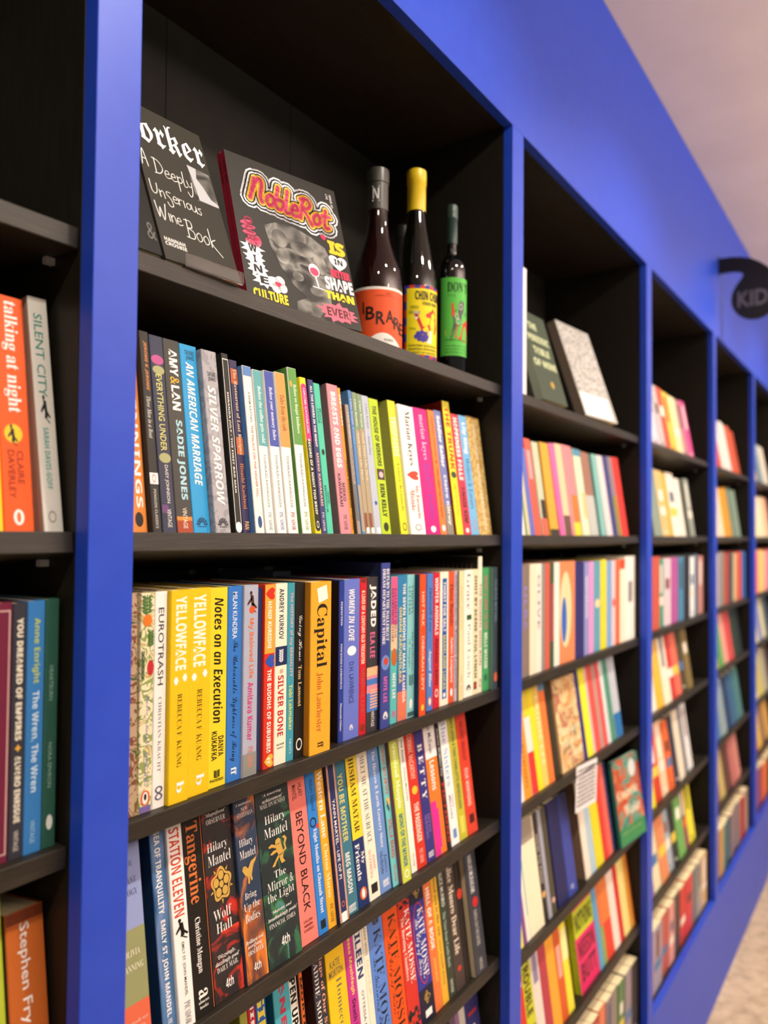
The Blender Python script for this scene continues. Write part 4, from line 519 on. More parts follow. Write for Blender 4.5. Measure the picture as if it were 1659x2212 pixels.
 ('b0r6', 0.6792, 0.01, 0.013, 0.1888, 0.0, '#8a6a90', 'mauve paperback just above the picture bottom edge, lowest row, bay with bottles', [], {}),
 ('b0r6', 0.6926, 0.01, 0.0189, 0.1886, 0.0, '#c8c4bc', 'pale grey paperback just above the picture bottom edge, lowest row, bay with bottles', [], {}),
 ('b0r6', 0.7122, 0.01, 0.046, 0.1809, 0.0, '#34346a', 'navy paperback with a red line near its head, lowest row, bay with bottles', [('#', 'rect', '#b83a3a', 0.1, 0.13, 0.2, 0.8), ('#', 'rect', '#f4f2ee', 0.22, 0.3, 0.25, 0.6)], {}),
 ('lr2', -0.1186, 0.01, 0.0189, 0.1941, -0.34, '#e6cf2a', 'yellow paperback cut by the picture edge, second row, bay at picture edge', [], {}),
 ('lr2', -0.0994, 0.01, 0.0256, 0.198, -0.3, '#e85a1c', 'thick vivid orange paperback with a white lower-case title, second row, bay at picture edge', [('talking at night', 'r', '#f4f2ee', 0.02, 0.5, 0.22, 0.78), ('#', 'ell', '#e8c42c', 0.55, 0.63, 0.15, 0.75), ('#', 'man', '#2a2622', 0.55, 0.64, 0.25, 0.6), ('CLAIRE', 's', '#8a2c10', 0.66, 0.8, 0.52, 0.74), ('DAVERLEY', 's', '#8a2c10', 0.66, 0.86, 0.22, 0.44), ('#', 'ell', '#f4f2ee', 0.905, 0.97, 0.32, 0.66), ('#', 'ell', '#d86a2a', 0.915, 0.96, 0.42, 0.56)], {}),
 ('lr2', -0.0651, 0.01, 0.0176, 0.2036, 0.83, '#dcdad2', 'white hard-edged paperback with green stencil capitals, second row, bay at picture edge', [('SILENT CITY', 's', '#2f8a7c', 0.07, 0.43, 0.22, 0.66), ('#', 'man', '#23262a', 0.42, 0.54, 0.25, 0.75), ('SARAH DAVIS-GOFF', 'b', '#5aa89c', 0.56, 0.82, 0.3, 0.58), ('#', 'ring', '#9a9a94', 0.91, 0.96, 0.25, 0.65)], {'side': '#b89886'}),
 ('lr3', -0.1082, 0.01, 0.017, 0.2041, 0.0, '#6a1f3a', 'maroon paperback with a pale inner border, third row, bay at picture edge', [('#', 'frame', '#c8a8a0', 0.03, 0.97, 0.1, 0.9)], {}),
 ('lr3', -0.0909, 0.01, 0.0123, 0.2031, 0.0, '#33343e', 'charcoal paperback with cream heavy capitals, third row, bay at picture edge', [('YOU DREAMED OF EMPIRES', 'k', '#e6e0cc', 0.06, 0.54, 0.32, 0.74), ('✦', 's', '#d8a83a', 0.555, 0.585, 0.3, 0.75), ('ALVARO ENRIGUE', 'k', '#e6e0cc', 0.6, 0.86, 0.32, 0.74), ('VINTAGE', 's', '#c8c4b8', 0.89, 0.97, 0.34, 0.66)], {}),
 ('lr3', -0.0783, 0.01, 0.0154, 0.2039, 0.0, '#3578b8', 'bright blue paperback with lime and pale lettering, third row, bay at picture edge', [('Anne Enright', 'b', '#b8c84a', 0.07, 0.33, 0.3, 0.74), ('The Wren, The Wren', 'b', '#c8e0f0', 0.36, 0.76, 0.3, 0.74), ('VINTAGE', 's', '#9ac4e0', 0.87, 0.96, 0.36, 0.62)], {}),
 ('lr3', -0.0625, 0.01, 0.0123, 0.2044, 0.0, '#2c5a4c', 'bottle green paperback with small lettering, third row, bay at picture edge', [('HEARTBURN', 's', '#8ab0a0', 0.27, 0.41, 0.34, 0.62), ('NORA EPHRON', 's', '#8ab0a0', 0.58, 0.76, 0.34, 0.62), ('#', 'ell', '#dfe6e0', 0.87, 0.93, 0.3, 0.75)], {}),
 ('lr4', -0.0961, 0.01, 0.0145, 0.19, 0.0, '#b8c83a', 'lime and pink paperback low at the picture edge, fourth row, bay at picture edge', [('#', 'rect', '#d83a8c', 0.2, 0.9, 0.2, 0.5)], {}),
 ('lr4', -0.0811, 0.006, 0.0331, 0.1712, 0.0, '#c2662a', 'amber brown hardback with a white sans author line, fourth row, bay at picture edge', [('Stephen Fry', 's', '#f4f2ee', 0.06, 0.52, 0.28, 0.6), ('#', 'rect', '#7a3a1c', 0.0, 0.055, 0, 1)], {'side': '#352822'}),
 ('b1r2', 0.87, 0.01, 0.026, 0.17, -0.34, '#e6e0d8', 'white paperback, first from left, second row, bay right of bottles', [], {}),
 ('b1r2', 0.8964, 0.01, 0.0233, 0.17, -0.34, '#cfc8a4', 'sage cream paperback, second from left, second row, bay right of bottles', [('#', 'rect', '#7a9a6a', 0.5, 1, 0, 0.4)], {}),
 ('b1r2', 0.9201, 0.01, 0.0215, 0.17, -0.34, '#6470c0', 'blue paperback, third from left, second row, bay right of bottles', [], {}),
 ('b1r2', 0.942, 0.01, 0.0287, 0.1906, -0.25, '#e4604e', 'coral red paperback, fourth from left, second row, bay right of bottles', [('#', 'rect', '#e8a0a0', 0.12, 0.42, 0.2, 0.8)], {}),
 ('b1r2', 0.9712, 0.007, 0.0302, 0.1867, -0.13, '#c0c8ae', 'pale sage paperback, fifth from left, second row, bay right of bottles', [('#', 'rect', '#e06a58', 0.82, 1, 0, 1), ('#', 'rect', '#3a2c2a', 0.62, 0.82, 0.3, 1)], {}),
 ('b1r2', 1.0118, 0.0068, 0.0431, 0.1899, -0.34, '#dca63a', 'mustard paperback, sixth from left, second row, bay right of bottles', [('#', 'rect', '#3a3a2c', 0.93, 1, 0, 1)], {}),
 ('b1r2', 1.0702, 0.01, 0.0287, 0.1943, 0.36, '#dc6aa8', 'rose pink paperback, seventh from left, second row, bay right of bottles', [], {}),
 ('b1r2', 1.0994, 0.01, 0.0365, 0.1969, -0.1, '#e6c8a0', 'peach paperback, eighth from left, second row, bay right of bottles', [('#', 'rect', '#6a5048', 0.78, 1, 0, 1)], {}),
 ('b1r2', 1.1367, 0.01, 0.0562, 0.1982, -0.34, '#e08a90', 'pink paperback, ninth from left, second row, bay right of bottles', [('#', 'rect', '#e07a34', 0.55, 1, 0.4, 1), ('#', 'rect', '#e2d43a', 0.85, 1, 0.3, 1)], {}),
 ('b1r2', 1.201, 0.01, 0.0467, 0.1956, -0.34, '#cfdcc0', 'pale mint paperback, tenth from left, second row, bay right of bottles', [('#', 'rect', '#4a90b0', 0, 0.08, 0, 1), ('#', 'rect', '#e6c48a', 0.5, 0.8, 0.5, 1)], {}),
 ('b1r2', 1.2485, 0.01, 0.054, 0.1937, -0.34, '#9a7060', 'brown paperback, eleventh from left, second row, bay right of bottles', [('#', 'rect', '#b8bcb8', 0.52, 1, 0, 1)], {}),
 ('b1r2', 1.3101, 0.0055, 0.0335, 0.1929, -0.24, '#7cb8b2', 'teal paperback, twelfth from left, second row, bay right of bottles', [], {}),
 ('b1r2', 1.3635, 0.01, 0.0415, 0.1949, 1.15, '#ddcfd0', 'pale pink paperback, thirteenth from left, second row, bay right of bottles', [], {}),
 ('b1r2', 1.4056, 0.01, 0.0358, 0.1971, 0.97, '#3a407c', 'navy paperback, fourteenth from left, second row, bay right of bottles', [], {}),
 ('b1r2', 1.4418, 0.01, 0.0337, 0.1985, 1.05, '#8c7c84', 'dusky paperback, fifteenth from left, second row, bay right of bottles', [('#', 'rect', '#8a8448', 0.5, 1, 0, 1)], {}),
 ('b1r2', 1.4761, 0.01, 0.0525, 0.2003, 1.15, '#da3a34', 'scarlet paperback, sixteenth from left, second row, bay right of bottles', [], {}),
 ('b1r3', 0.8802, 0.01, 0.035, 0.2079, 0.0, '#85766e', 'taupe paperback, first from left, third row, bay right of bottles', [('ULRA', 'k', '#8a80b8', 0.2, 0.6, 0.2, 0.7)], {}),
 ('b1r3', 0.9159, 0.01, 0.0261, 0.2078, 0.0, '#efe2c4', 'cream paperback, second from left, third row, bay right of bottles', [], {}),
 ('b1r3', 0.9425, 0.01, 0.0297, 0.2075, 0.0, '#ece6d8', 'ivory paperback, third from left, third row, bay right of bottles', [('OLIVE', 'b', '#8a8a9a', 0.1, 0.6, 0.3, 0.7)], {}),
 ('b1r3', 0.9729, 0.01, 0.0159, 0.2073, 0.0, '#8c8c8a', 'grey paperback, fourth from left, third row, bay right of bottles', [], {}),
 ('b1r3', 0.9893, 0.01, 0.0236, 0.2079, 0.0, '#d0604e', 'brick red paperback, fifth from left, third row, bay right of bottles', [], {}),
 ('b1r3', 1.0134, 0.01, 0.0207, 0.2077, 0.0, '#3c5a3c', 'dark green paperback, sixth from left, third row, bay right of bottles', [('#', 'rect', '#a84858', 0.2, 0.75, 0.2, 0.9)], {}),
 ('b1r3', 1.0347, 0.01, 0.0293, 0.2075, 0.0, '#eeeade', 'white paperback, seventh from left, third row, bay right of bottles', [], {}),
 ('b1r3', 1.0646, 0.01, 0.0864, 0.2081, 0.0, '#e88c5c', 'orange and cream paperback, eighth from left, third row, bay right of bottles', [('#', 'ell', '#ead8a8', 0.1, 0.85, -0.0, 0.75), ('#', 'ell', '#3a6ac0', 0.35, 0.8, 0.1, 0.45)], {}),
 ('b1r3', 1.1516, 0.01, 0.0548, 0.2047, 0.0, '#2e2f70', 'midnight navy paperback, ninth from left, third row, bay right of bottles', [], {}),
 ('b1r3', 1.2068, 0.01, 0.0297, 0.2039, 0.0, '#8f94cc', 'lavender blue paperback, tenth from left, third row, bay right of bottles', [('WINTERSON', 'b', '#e6e2f0', 0.15, 0.6, 0.3, 0.7)], {}),
 ('b1r3', 1.2371, 0.01, 0.0306, 0.2041, 0.0, '#dc98d0', 'orchid pink paperback, eleventh from left, third row, bay right of bottles', [], {}),
 ('b1r3', 1.2682, 0.01, 0.0434, 0.204, 0.0, '#5fa0b8', 'sea blue paperback, twelfth from left, third row, bay right of bottles', [('#', 'ell', '#e8dcae', 0.42, 0.52, 0.2, 0.9)], {}),
 ('b1r3', 1.3122, 0.01, 0.0438, 0.2067, 0.0, '#e4d634', 'yellow paperback, thirteenth from left, third row, bay right of bottles', [], {}),
 ('b1r3', 1.3566, 0.01, 0.0374, 0.2025, 0.0, '#7aa8d4', 'sky blue paperback, fourteenth from left, third row, bay right of bottles', [], {}),
 ('b1r3', 1.3945, 0.01, 0.0274, 0.2035, 0.0, '#e0c8d0', 'blush white paperback, fifteenth from left, third row, bay right of bottles', [('#', 'ell', '#e05a6a', 0.45, 0.55, 0.1, 0.9)], {}),
 ('b1r3', 1.4225, 0.01, 0.033, 0.2035, 0.0, '#d8683c', 'orange paperback, sixteenth from left, third row, bay right of bottles', [], {}),
 ('b1r3', 1.4561, 0.01, 0.0411, 0.2046, 0.0, '#efe4cc', 'buff paperback, seventeenth from left, third row, bay right of bottles', [('#', 'rect', '#d84a2c', 0.0, 0.12, 0.0, 1)], {}),
 ('b1r3', 1.498, 0.01, 0.0816, 0.2104, 0.0, '#f0ede4', 'large white paperback, eighteenth from left, third row, bay right of bottles', [('#', 'rect', '#8a8a88', 0.3, 0.55, 0.3, 0.7)], {}),
 ('b1r4', 0.8738, 0.01, 0.0235, 0.203, 0.0, '#eae4d4', 'white paperback, first from left, fourth row, bay right of bottles', [], {}),
 ('b1r4', 0.8978, 0.01, 0.0332, 0.203, 0.0, '#ec9a30', 'orange paperback, second from left, fourth row, bay right of bottles', [('#', 'rect', '#7a4058', 0.0, 0.2, 0, 1), ('CARSTENSEN', 's', '#7a5018', 0.4, 0.9, 0.3, 0.6)], {}),
 ('b1r4', 0.9318, 0.01, 0.0285, 0.203, 0.0, '#e8e0d4', 'white and red paperback, third from left, fourth row, bay right of bottles', [('#', 'rect', '#d83a34', 0.62, 1, 0, 1), ('#', 'rect', '#e8d234', 0, 0.3, 0, 1)], {}),
 ('b1r4', 0.9608, 0.01, 0.0256, 0.203, 0.0, '#f0dc2c', 'bright yellow paperback, fourth from left, fourth row, bay right of bottles', [], {}),
 ('b1r4', 0.9868, 0.01, 0.0255, 0.203, 0.0, '#eec86a', 'pale gold paperback, fifth from left, fourth row, bay right of bottles', [('LAURIE LEE', 'b', '#f6e8b0', 0.15, 0.8, 0.2, 0.7)], {}),
 ('b1r4', 1.0127, 0.01, 0.0299, 0.203, 0.0, '#ec7c3c', 'tangerine paperback, sixth from left, fourth row, bay right of bottles', [('#', 'rect', '#5f88a8', 0, 0.12, 0, 1)], {}),
 ('b1r4', 1.0601, 0.016, 0.0289, 0.203, 0.0, '#3a3428', 'dark olive paperback, seventh from left, fourth row, bay right of bottles', [], {}),
 ('b1r4', 1.2092, 0.01, 0.0239, 0.203, 0.0, '#2f3272', 'navy paperback, eighth from left, fourth row, bay right of bottles', [], {}),
 ('b1r4', 1.2337, 0.01, 0.0375, 0.203, 0.0, '#ece834', 'neon yellow paperback, ninth from left, fourth row, bay right of bottles', [], {}),
 ('b1r4', 1.2718, 0.01, 0.0143, 0.203, 0.0, '#e8b8b8', 'pink paperback, tenth from left, fourth row, bay right of bottles', [], {}),
 ('b1r4', 1.2865, 0.01, 0.0361, 0.203, 0.0, '#dc5a50', 'red paperback, eleventh from left, fourth row, bay right of bottles', [], {}),
 ('b1r4', 1.323, 0.01, 0.0165, 0.203, 0.0, '#a89c94', 'grey paperback, twelfth from left, fourth row, bay right of bottles', [], {}),
 ('b1r4', 1.3401, 0.01, 0.0303, 0.203, 0.0, '#da5a58', 'coral paperback, thirteenth from left, fourth row, bay right of bottles', [], {}),
 ('b1r4', 1.3708, 0.01, 0.0237, 0.203, 0.0, '#cddcdc', 'icy white paperback, fourteenth from left, fourth row, bay right of bottles', [], {}),
 ('b1r4', 1.395, 0.01, 0.0346, 0.203, 0.0, '#4f9078', 'green paperback, fifteenth from left, fourth row, bay right of bottles', [], {}),
 ('b1r4', 1.4304, 0.01, 0.0519, 0.203, 0.0, '#b8c0cc', 'pale blue-grey paperback, sixteenth from left, fourth row, bay right of bottles', [('#', 'rect', '#2a70b0', 0.72, 1, 0, 1)], {}),
 ('b1r5', 0.8758, 0.01, 0.0188, 0.205, 0.0, '#e2de5a', 'yellow paperback, first from left, fifth row, bay right of bottles', [], {}),
 ('b1r5', 0.8951, 0.01, 0.0142, 0.205, 0.0, '#7a4a8c', 'purple paperback, second from left, fifth row, bay right of bottles', [], {}),
 ('b1r5', 0.9097, 0.01, 0.016, 0.205, 0.0, '#ece6d8', 'white paperback, third from left, fifth row, bay right of bottles', [('#', 'rect', '#58b8ac', 0.3, 0.8, 0.7, 1)], {}),
 ('b1r5', 0.9262, 0.01, 0.0659, 0.205, 0.0, '#ece4c4', 'wide cream paperback, fourth from left, fifth row, bay right of bottles', [('#', 'rect', '#9a9080', 0.0, 0.2, 0.1, 0.9)], {}),
 ('b1r5', 0.9926, 0.01, 0.0202, 0.205, 0.0, '#2e2b27', 'black paperback, fifth from left, fifth row, bay right of bottles', [('#', 'ell', '#d8a860', 0.72, 0.78, 0.1, 0.9), ('HOW TO FIND', 'b', '#b8b4ac', 0.2, 0.65, 0.2, 0.7)], {}),
 ('b1r5', 1.0133, 0.01, 0.018, 0.205, 0.0, '#9a9eaa', 'silver grey paperback, sixth from left, fifth row, bay right of bottles', [], {}),
 ('b1r5', 1.0318, 0.01, 0.0234, 0.205, 0.0, '#4a4638', 'olive black paperback, seventh from left, fifth row, bay right of bottles', [('#', 'ell', '#d8a898', 0.85, 0.9, 0.2, 0.8)], {}),
 ('b1r5', 1.0621, 0.01, 0.0578, 0.205, 0.0, '#1c2258', 'dark navy paperback, eighth from left, fifth row, bay right of bottles', [], {}),
 ('b1r5', 1.1203, 0.01, 0.0496, 0.205, 0.0, '#37469c', 'ultramarine paperback, ninth from left, fifth row, bay right of bottles', [('ff', 'b', '#b8c0e0', 0.9, 0.95, 0.3, 0.6)], {}),
 ('b1r5', 1.2217, 0.01, 0.033, 0.205, 0.0, '#e6dccb', 'white paperback, tenth from left, fifth row, bay right of bottles', [], {'side': '#8c7058'}),
 ('b1r5', 1.2552, 0.01, 0.0336, 0.205, 0.0, '#a8c4d4', 'pale blue paperback, eleventh from left, fifth row, bay right of bottles', [], {}),
 ('b1r5', 1.2893, 0.01, 0.0516, 0.205, 0.0, '#d8d02a', 'lime yellow paperback, twelfth from left, fifth row, bay right of bottles', [], {}),
 ('b1r5', 1.3417, 0.01, 0.0313, 0.205, 0.0, '#d23c34', 'red paperback, thirteenth from left, fifth row, bay right of bottles', [], {}),
 ('b1r5', 1.3734, 0.01, 0.0312, 0.205, 0.0, '#e0665a', 'coral paperback, fourteenth from left, fifth row, bay right of bottles', [], {}),
 ('b1r5', 1.4053, 0.01, 0.0188, 0.205, 0.0, '#2a3a60', 'navy paperback, fifteenth from left, fifth row, bay right of bottles', [], {}),
 ('b1r6', 0.8908, 0.01, 0.0425, 0.205, 0.0, '#cf3a30', 'red paperback, first from left, sixth row, bay right of bottles', [('#', 'rect', '#e8e0d4', 0.1, 0.3, 0.1, 0.9)], {}),
 ('b1r6', 0.9338, 0.01, 0.038, 0.205, 0.0, '#c8cc2c', 'lime and black paperback, second from left, sixth row, bay right of bottles', [('TROUBLE', 'k', '#17150f', 0.1, 0.6, 0.1, 0.8), ('#', 'rect', '#1c1a14', 0.7, 0.95, 0.2, 0.9)], {}),
 ('b1r6', 0.9724, 0.01, 0.0366, 0.205, 0.0, '#dcd6ca', 'white paperback, third from left, sixth row, bay right of bottles', [('#', 'rect', '#8a80a0', 0.1, 0.4, 0.2, 0.8)], {}),
 ('b1r6', 1.0093, 0.01, 0.0357, 0.205, 0.0, '#b03c4c', 'maroon paperback, fourth from left, sixth row, bay right of bottles', [], {}),
 ('b1r6', 1.0455, 0.01, 0.0418, 0.205, 0.0, '#eda634', 'amber paperback, fifth from left, sixth row, bay right of bottles', [], {}),
 ('b1r6', 1.0882, 0.01, 0.0326, 0.205, 0.0, '#d05a26', 'rust paperback, sixth from left, sixth row, bay right of bottles', [('#', 'rect', '#e8a898', 0.3, 0.6, 0.2, 0.8)], {}),
 ('b1r6', 1.1214, 0.01, 0.0321, 0.205, 0.0, '#e8dc3c', 'yellow paperback, seventh from left, sixth row, bay right of bottles', [('#', 'rect', '#f0eca0', 0.2, 0.5, 0, 1)], {}),
 ('b1r6', 1.3171, 0.01, 0.0263, 0.205, 0.0, '#5a9cc8', 'blue paperback, eighth from left, sixth row, bay right of bottles', [], {}),
 ('b1r6', 1.3438, 0.01, 0.0229, 0.205, 0.0, '#8aa05a', 'green paperback, ninth from left, sixth row, bay right of bottles', [('#', 'rect', '#d8703c', 0.0, 0.6, 0, 1)], {}),
 ('b1r6', 1.3672, 0.01, 0.0515, 0.205, 0.0, '#d87a3c', 'orange paperback, tenth from left, sixth row, bay right of bottles', [('#', 'rect', '#d84030', 0.6, 1, 0, 1)], {}),
 ('b1r6', 1.4195, 0.01, 0.0442, 0.205, 0.0, '#e6d8cc', 'pale pink paperback, eleventh from left, sixth row, bay right of bottles', [], {}),
 ('b1r6', 1.4643, 0.01, 0.031, 0.205, 0.0, '#c8322c', 'red paperback, twelfth from left, sixth row, bay right of bottles', [], {}),
 ('b1r6', 1.4959, 0.01, 0.0461, 0.205, 0.0, '#e6d888', 'straw paperback, thirteenth from left, sixth row, bay right of bottles', [], {}),
 ('b1r6', 1.5426, 0.01, 0.0317, 0.205, 0.0, '#d8983a', 'ochre paperback, fourteenth from left, sixth row, bay right of bottles', [], {}),
 ('b1r6', 1.5749, 0.01, 0.0076, 0.205, 0.0, '#a83a24', 'rust brown paperback, fifteenth from left, sixth row, bay right of bottles', [], {}),
]

ROWZ = {'b0r2': SH_A[1], 'b0r3': SH_A[2], 'b0r4': SH_A[3], 'b0r5': SH_A[4], 'b0r6': SH_A[5], 'lr2': SH_A[1], 'lr3': SH_A[2], 'lr4': SH_A[3],
        'b1r2': SH_B[1], 'b1r3': SH_B[2], 'b1r4': SH_B[3], 'b1r5': SH_B[4], 'b1r6': SH_B[5]}
GROUPS = {'b0': 'paperbacks in the bay with the bottles', 'lr': 'books in the bay at the picture edge', 'b1': 'paperbacks in the bay right of the bottles'}
for rw, x, y, w, h, lean, col, label, items, opt in BOOKS:
    make_book(x, y, ROWZ[rw], w, h, lean, col, label, items, opt, GROUPS[rw[:2]], tau=0.0 if rw[2:] == '3' or rw.endswith('r3') else 8.0)

# ------------------------------------------------------------------ plainer books: low rows and the bays further along
rng = random.Random(11)
def sub(root, *names):
    for nm in names:
        for c in root.children:
            if c.name.split('.')[0] == nm: return c
    return root
def plain_row(k, xs0, xs1, z, cols, h, tau, y, names, where, group, hj=0.008):
    """one book per colour between xs0 and xs1"""
    n = len(cols); wts = [rng.uniform(0.75, 1.3) for _ in cols]; tot = sum(wts)
    step0 = (xs1 - xs0) / tot; x = xs0
    ORD = 'first second third fourth fifth sixth seventh eighth ninth tenth eleventh twelfth thirteenth fourteenth fifteenth'.split()
    for i, (c, wt) in enumerate(zip(cols, wts)):
        step = step0 * wt
        hh = h + rng.uniform(-hj, hj) * (.3 if tau == 0 and h < .18 else 1)
        items = []
        dark = sum(srgb(c)) < 0.5
        ink = '#e6e2d6' if dark else rng.choice(['#3a3630', '#7a3a34', '#35507a', '#f4f0e6'])
        r = rng.random()
        if r < .25: items.append(('#', 'rect', ink, .30, .46, .25, .75))
        elif r < .6: items.append(('#', 'rect', ink, .08, .5, .35, .65))
        if rng.random() < .35: items.append(('#', 'ell', ink, .91, .95, .35, .65))
        if rng.random() < .5: items.append(('#', 'rect', rng.choice(['#e8e2d4', '#c8503c', '#4a78a8', '#e2c84a']), .55, .68, .1, .9))
        make_book(x, y + rng.uniform(0, .006), z, max(.008, step - .0004), hh, 0.0, c,
                  '%s paperback, %s from left, %s' % (names[i], ORD[i], where), items, {}, group, tau=tau)
        x += step

plain_row(1, 1.10, 1.575, Z_PLINTH + .0025, ['#8a8478', '#5a5648', '#c8ccae', '#a8402c', '#da7e58', '#87767a', '#8c8674', '#5a8050', '#94888e', '#3a342e'], .170, 0.0, .002,
          ['grey', 'dark khaki', 'pale green', 'brick', 'coral', 'mauve grey', 'stone', 'green', 'dusky lilac', 'black'], 'lowest row, bay right of bottles', 'paperbacks in the bay right of the bottles')
K2 = 2 * PITCH
G2 = 'books in the third bay after the picture edge'
def w2(r): return r + ' row, bay third along'
for z, cols, x1, h, lean, r in [
    (SH_B[0], [('#e4e0da', 'white'), ('#c6c2cc', 'lavender grey'), ('#cfc8d4', 'pale lilac'), ('#b8b2b6', 'grey'), ('#c6513a', 'red'), ('#e6be4a', 'golden'), ('#e6d9a8', 'cream'), ('#b2838a', 'mauve'), ('#cf4a8c', 'pink')], .62, .195, 10, 'top'),
    (SH_B[1], [('#d2bfa2', 'beige'), ('#2c2a28', 'black'), ('#87988a', 'sage'), ('#dcb878', 'tan'), ('#c8a848', 'ochre'), ('#ece6da', 'white'), ('#e8e2d4', 'ivory'), ('#3a4036', 'dark green'), ('#8e968c', 'grey green')], .64, .195, 8, 'second'),
    (SH_B[2], [('#4a3a34', 'brown'), ('#6a6456', 'khaki'), ('#c65a48', 'coral'), ('#2f9c80', 'emerald'), ('#dcc8d0', 'blush'), ('#b0579c', 'orchid'), ('#4a86aa', 'steel blue'), ('#26242a', 'black'), ('#dfe8ea', 'white'), ('#59697a', 'slate'), ('#b8847c', 'rose brown')], .755, .20, 0, 'third'),
    (SH_B[3], [('#4a4438', 'olive'), ('#e8e2d2', 'white'), ('#ebe6d8', 'ivory'), ('#e8b83a', 'yellow'), ('#ede2c8', 'cream'), ('#c23a3a', 'red'), ('#e0705a', 'salmon'), ('#4a4634', 'dark olive'), ('#7a6a40', 'bronze')], .60, .205, 8, 'fourth'),
    (SH_B[4], [('#e6c8c4', 'pink'), ('#e8e020', 'yellow'), ('#c8402c', 'red'), ('#eac8a4', 'peach'), ('#e26a34', 'orange'), ('#2c3444', 'navy'), ('#dcd4c0', 'cream'), ('#6a6e76', 'grey'), ('#d8dcdc', 'white')], .61, .205, 8, 'fifth'),
    (SH_B[5], [('#86bc40', 'green'), ('#8a6a92', 'purple'), ('#dcd8b4', 'cream'), ('#d88a5a', 'orange'), ('#9ab0bc', 'blue grey'), ('#24282c', 'black'), ('#6aa85a', 'leaf green'), ('#8a3a54', 'plum'), ('#e2dc3c', 'yellow')], .64, .205, 8, 'sixth'),
    (Z_PLINTH + .0025, [('#dc8a54', 'orange'), ('#9c96a2', 'lavender'), ('#b8584c', 'brick'), ('#d6948c', 'pink'), ('#4a4038', 'brown'), ('#c83a34', 'red'), ('#cc3c3e', 'scarlet'), ('#6a7274', 'slate'), ('#a09a92', 'grey'), ('#c8a878', 'tan')], .755, .168, 0, 'lowest')]:
    plain_row(2, K2 + .004, K2 + x1, z, [c for c, _ in cols], h, lean, (.002 if r == 'lowest' else .010), [nm for _, nm in cols], w2(r), G2)

def distant_books():
    """the blurred books of the two farthest bays, one object"""
    v = []; f = []; fm = []; ms = [M_PAGES]; idx = {}
    def put(x, y, z, w, h, lean, c):
        if c not in idx: idx[c] = len(ms); ms.append(mat(c))
        ca, sa = math.cos(lean), math.sin(lean)
        def tr(p): return (x + p[0], .020 + (y + p[1]) * ca + p[2] * sa, z - (y + p[1]) * sa + p[2] * ca)
        cv, cf, _ = cover_mesh(w, h, .126); n = len(v)
        v.extend(tr(p) for p in cv); f.extend(tuple(i + n for i in q) for q in cf); fm.extend([idx[c]] * len(cf))
        mb = MB(); mb.box(.0009, .0016, .0012, w - .0009, .125, h - .0012); n = len(v)
        v.extend(tr(p) for p in mb.v); f.extend(tuple(i + n for i in q) for q in mb.f); fm.extend([0] * len(mb.f))
    rows = {3: [['#b83428', '#b03026', '#c04034', '#dcd0cc', '#e0d8d4', '#c65a40', '#b04a30'], ['#e8c060', '#eccfae', '#e8d0b8', '#dca23a', '#c88e2a', '#6f8a7c', '#7a9080'], ['#c84a3a', '#d2c4be', '#8a8a88', '#b84a3c', '#4a4a50', '#c8b48c', '#d05a40', '#3a6ab0'],
                ['#c8d23a', '#b8c030', '#5a9a58', '#d8a094', '#c84a4a', '#2a3a30', '#24302c'], ['#3a5a8c', '#4a78a0', '#8aa0a4', '#2f4a74', '#3a6a8a', '#4a7a7c'], ['#4a3430', '#7a5a50', '#b8a868', '#5a3a38', '#b06a68', '#c08078'], ['#6a3a5a', '#b8945a', '#2f6a70', '#7a6a78', '#8a7a80', '#a83a34', '#9a8a80']],
            4: [['#d8ccb0', '#c8b890', '#5a6a7c', '#8aa0a8', '#d8d0c0'], ['#b8d0c8', '#e8dca0', '#e8d8c0', '#dcd2a8', '#d8a08c'], ['#e06a8a', '#e8607a', '#f0d070', '#e8a0a8', '#d85a6a'], ['#3a6a3a', '#e0dc9a', '#8a90b8', '#d8d8a0', '#4a5a6a'], ['#d8b8a8', '#ece8d0', '#c8c060', '#a8a890', '#5a4a44'], ['#b86a6a', '#c84a3c', '#d8b84a', '#8a6a5a', '#c8a050'], ['#a83a7a', '#8a3a6a', '#e0702a', '#5a3a30', '#b86a4a']]}
    for k, rws in rows.items():
        for r, cols in enumerate(rws):
            z = (list(SH_B) + [Z_PLINTH + .0025])[r] + .0004
            x = k * PITCH + .004; x1 = k * PITCH + (.755 if r in (2, 6) else rng.uniform(.63, .7)); n = len(cols) * 2
            lean = 0.0 if r in (2, 6) else math.radians(10 if r == 0 else 8)
            ww = [rng.uniform(.7, 1.3) for _ in range(n)]; s = (x1 - x) / sum(ww)
            for i in range(n):
                w = ww[i] * s
                put(x, (.002 if r == 6 else .010) + rng.uniform(0, .006), z, w - .0005, (.168 if r == 6 else .198) + rng.uniform(-.008, .008), lean, cols[i // 2]); x += w
    o = mesh_obj('distant_books', v, f, ms, None, fm)
    tag(o, 'out-of-focus mass of coloured books filling the two farthest bays', 'books', kind='stuff')
distant_books()

def smooth_prof(p, n=4):
    out = []
    for i in range(len(p) - 1):
        p0 = p[max(0, i - 1)]; p1 = p[i]; p2 = p[i + 1]; p3 = p[min(len(p) - 1, i + 2)]
        for k in range(n):
            t = k / n
            out.append(tuple(.5 * (2 * p1[j] + (p2[j] - p0[j]) * t + (2 * p0[j] - 5 * p1[j] + 4 * p2[j] - p3[j]) * t * t + (3 * p1[j] - p0[j] - 3 * p2[j] + p3[j]) * t ** 3) for j in (0, 1)))
    out.append(p[-1]); return out
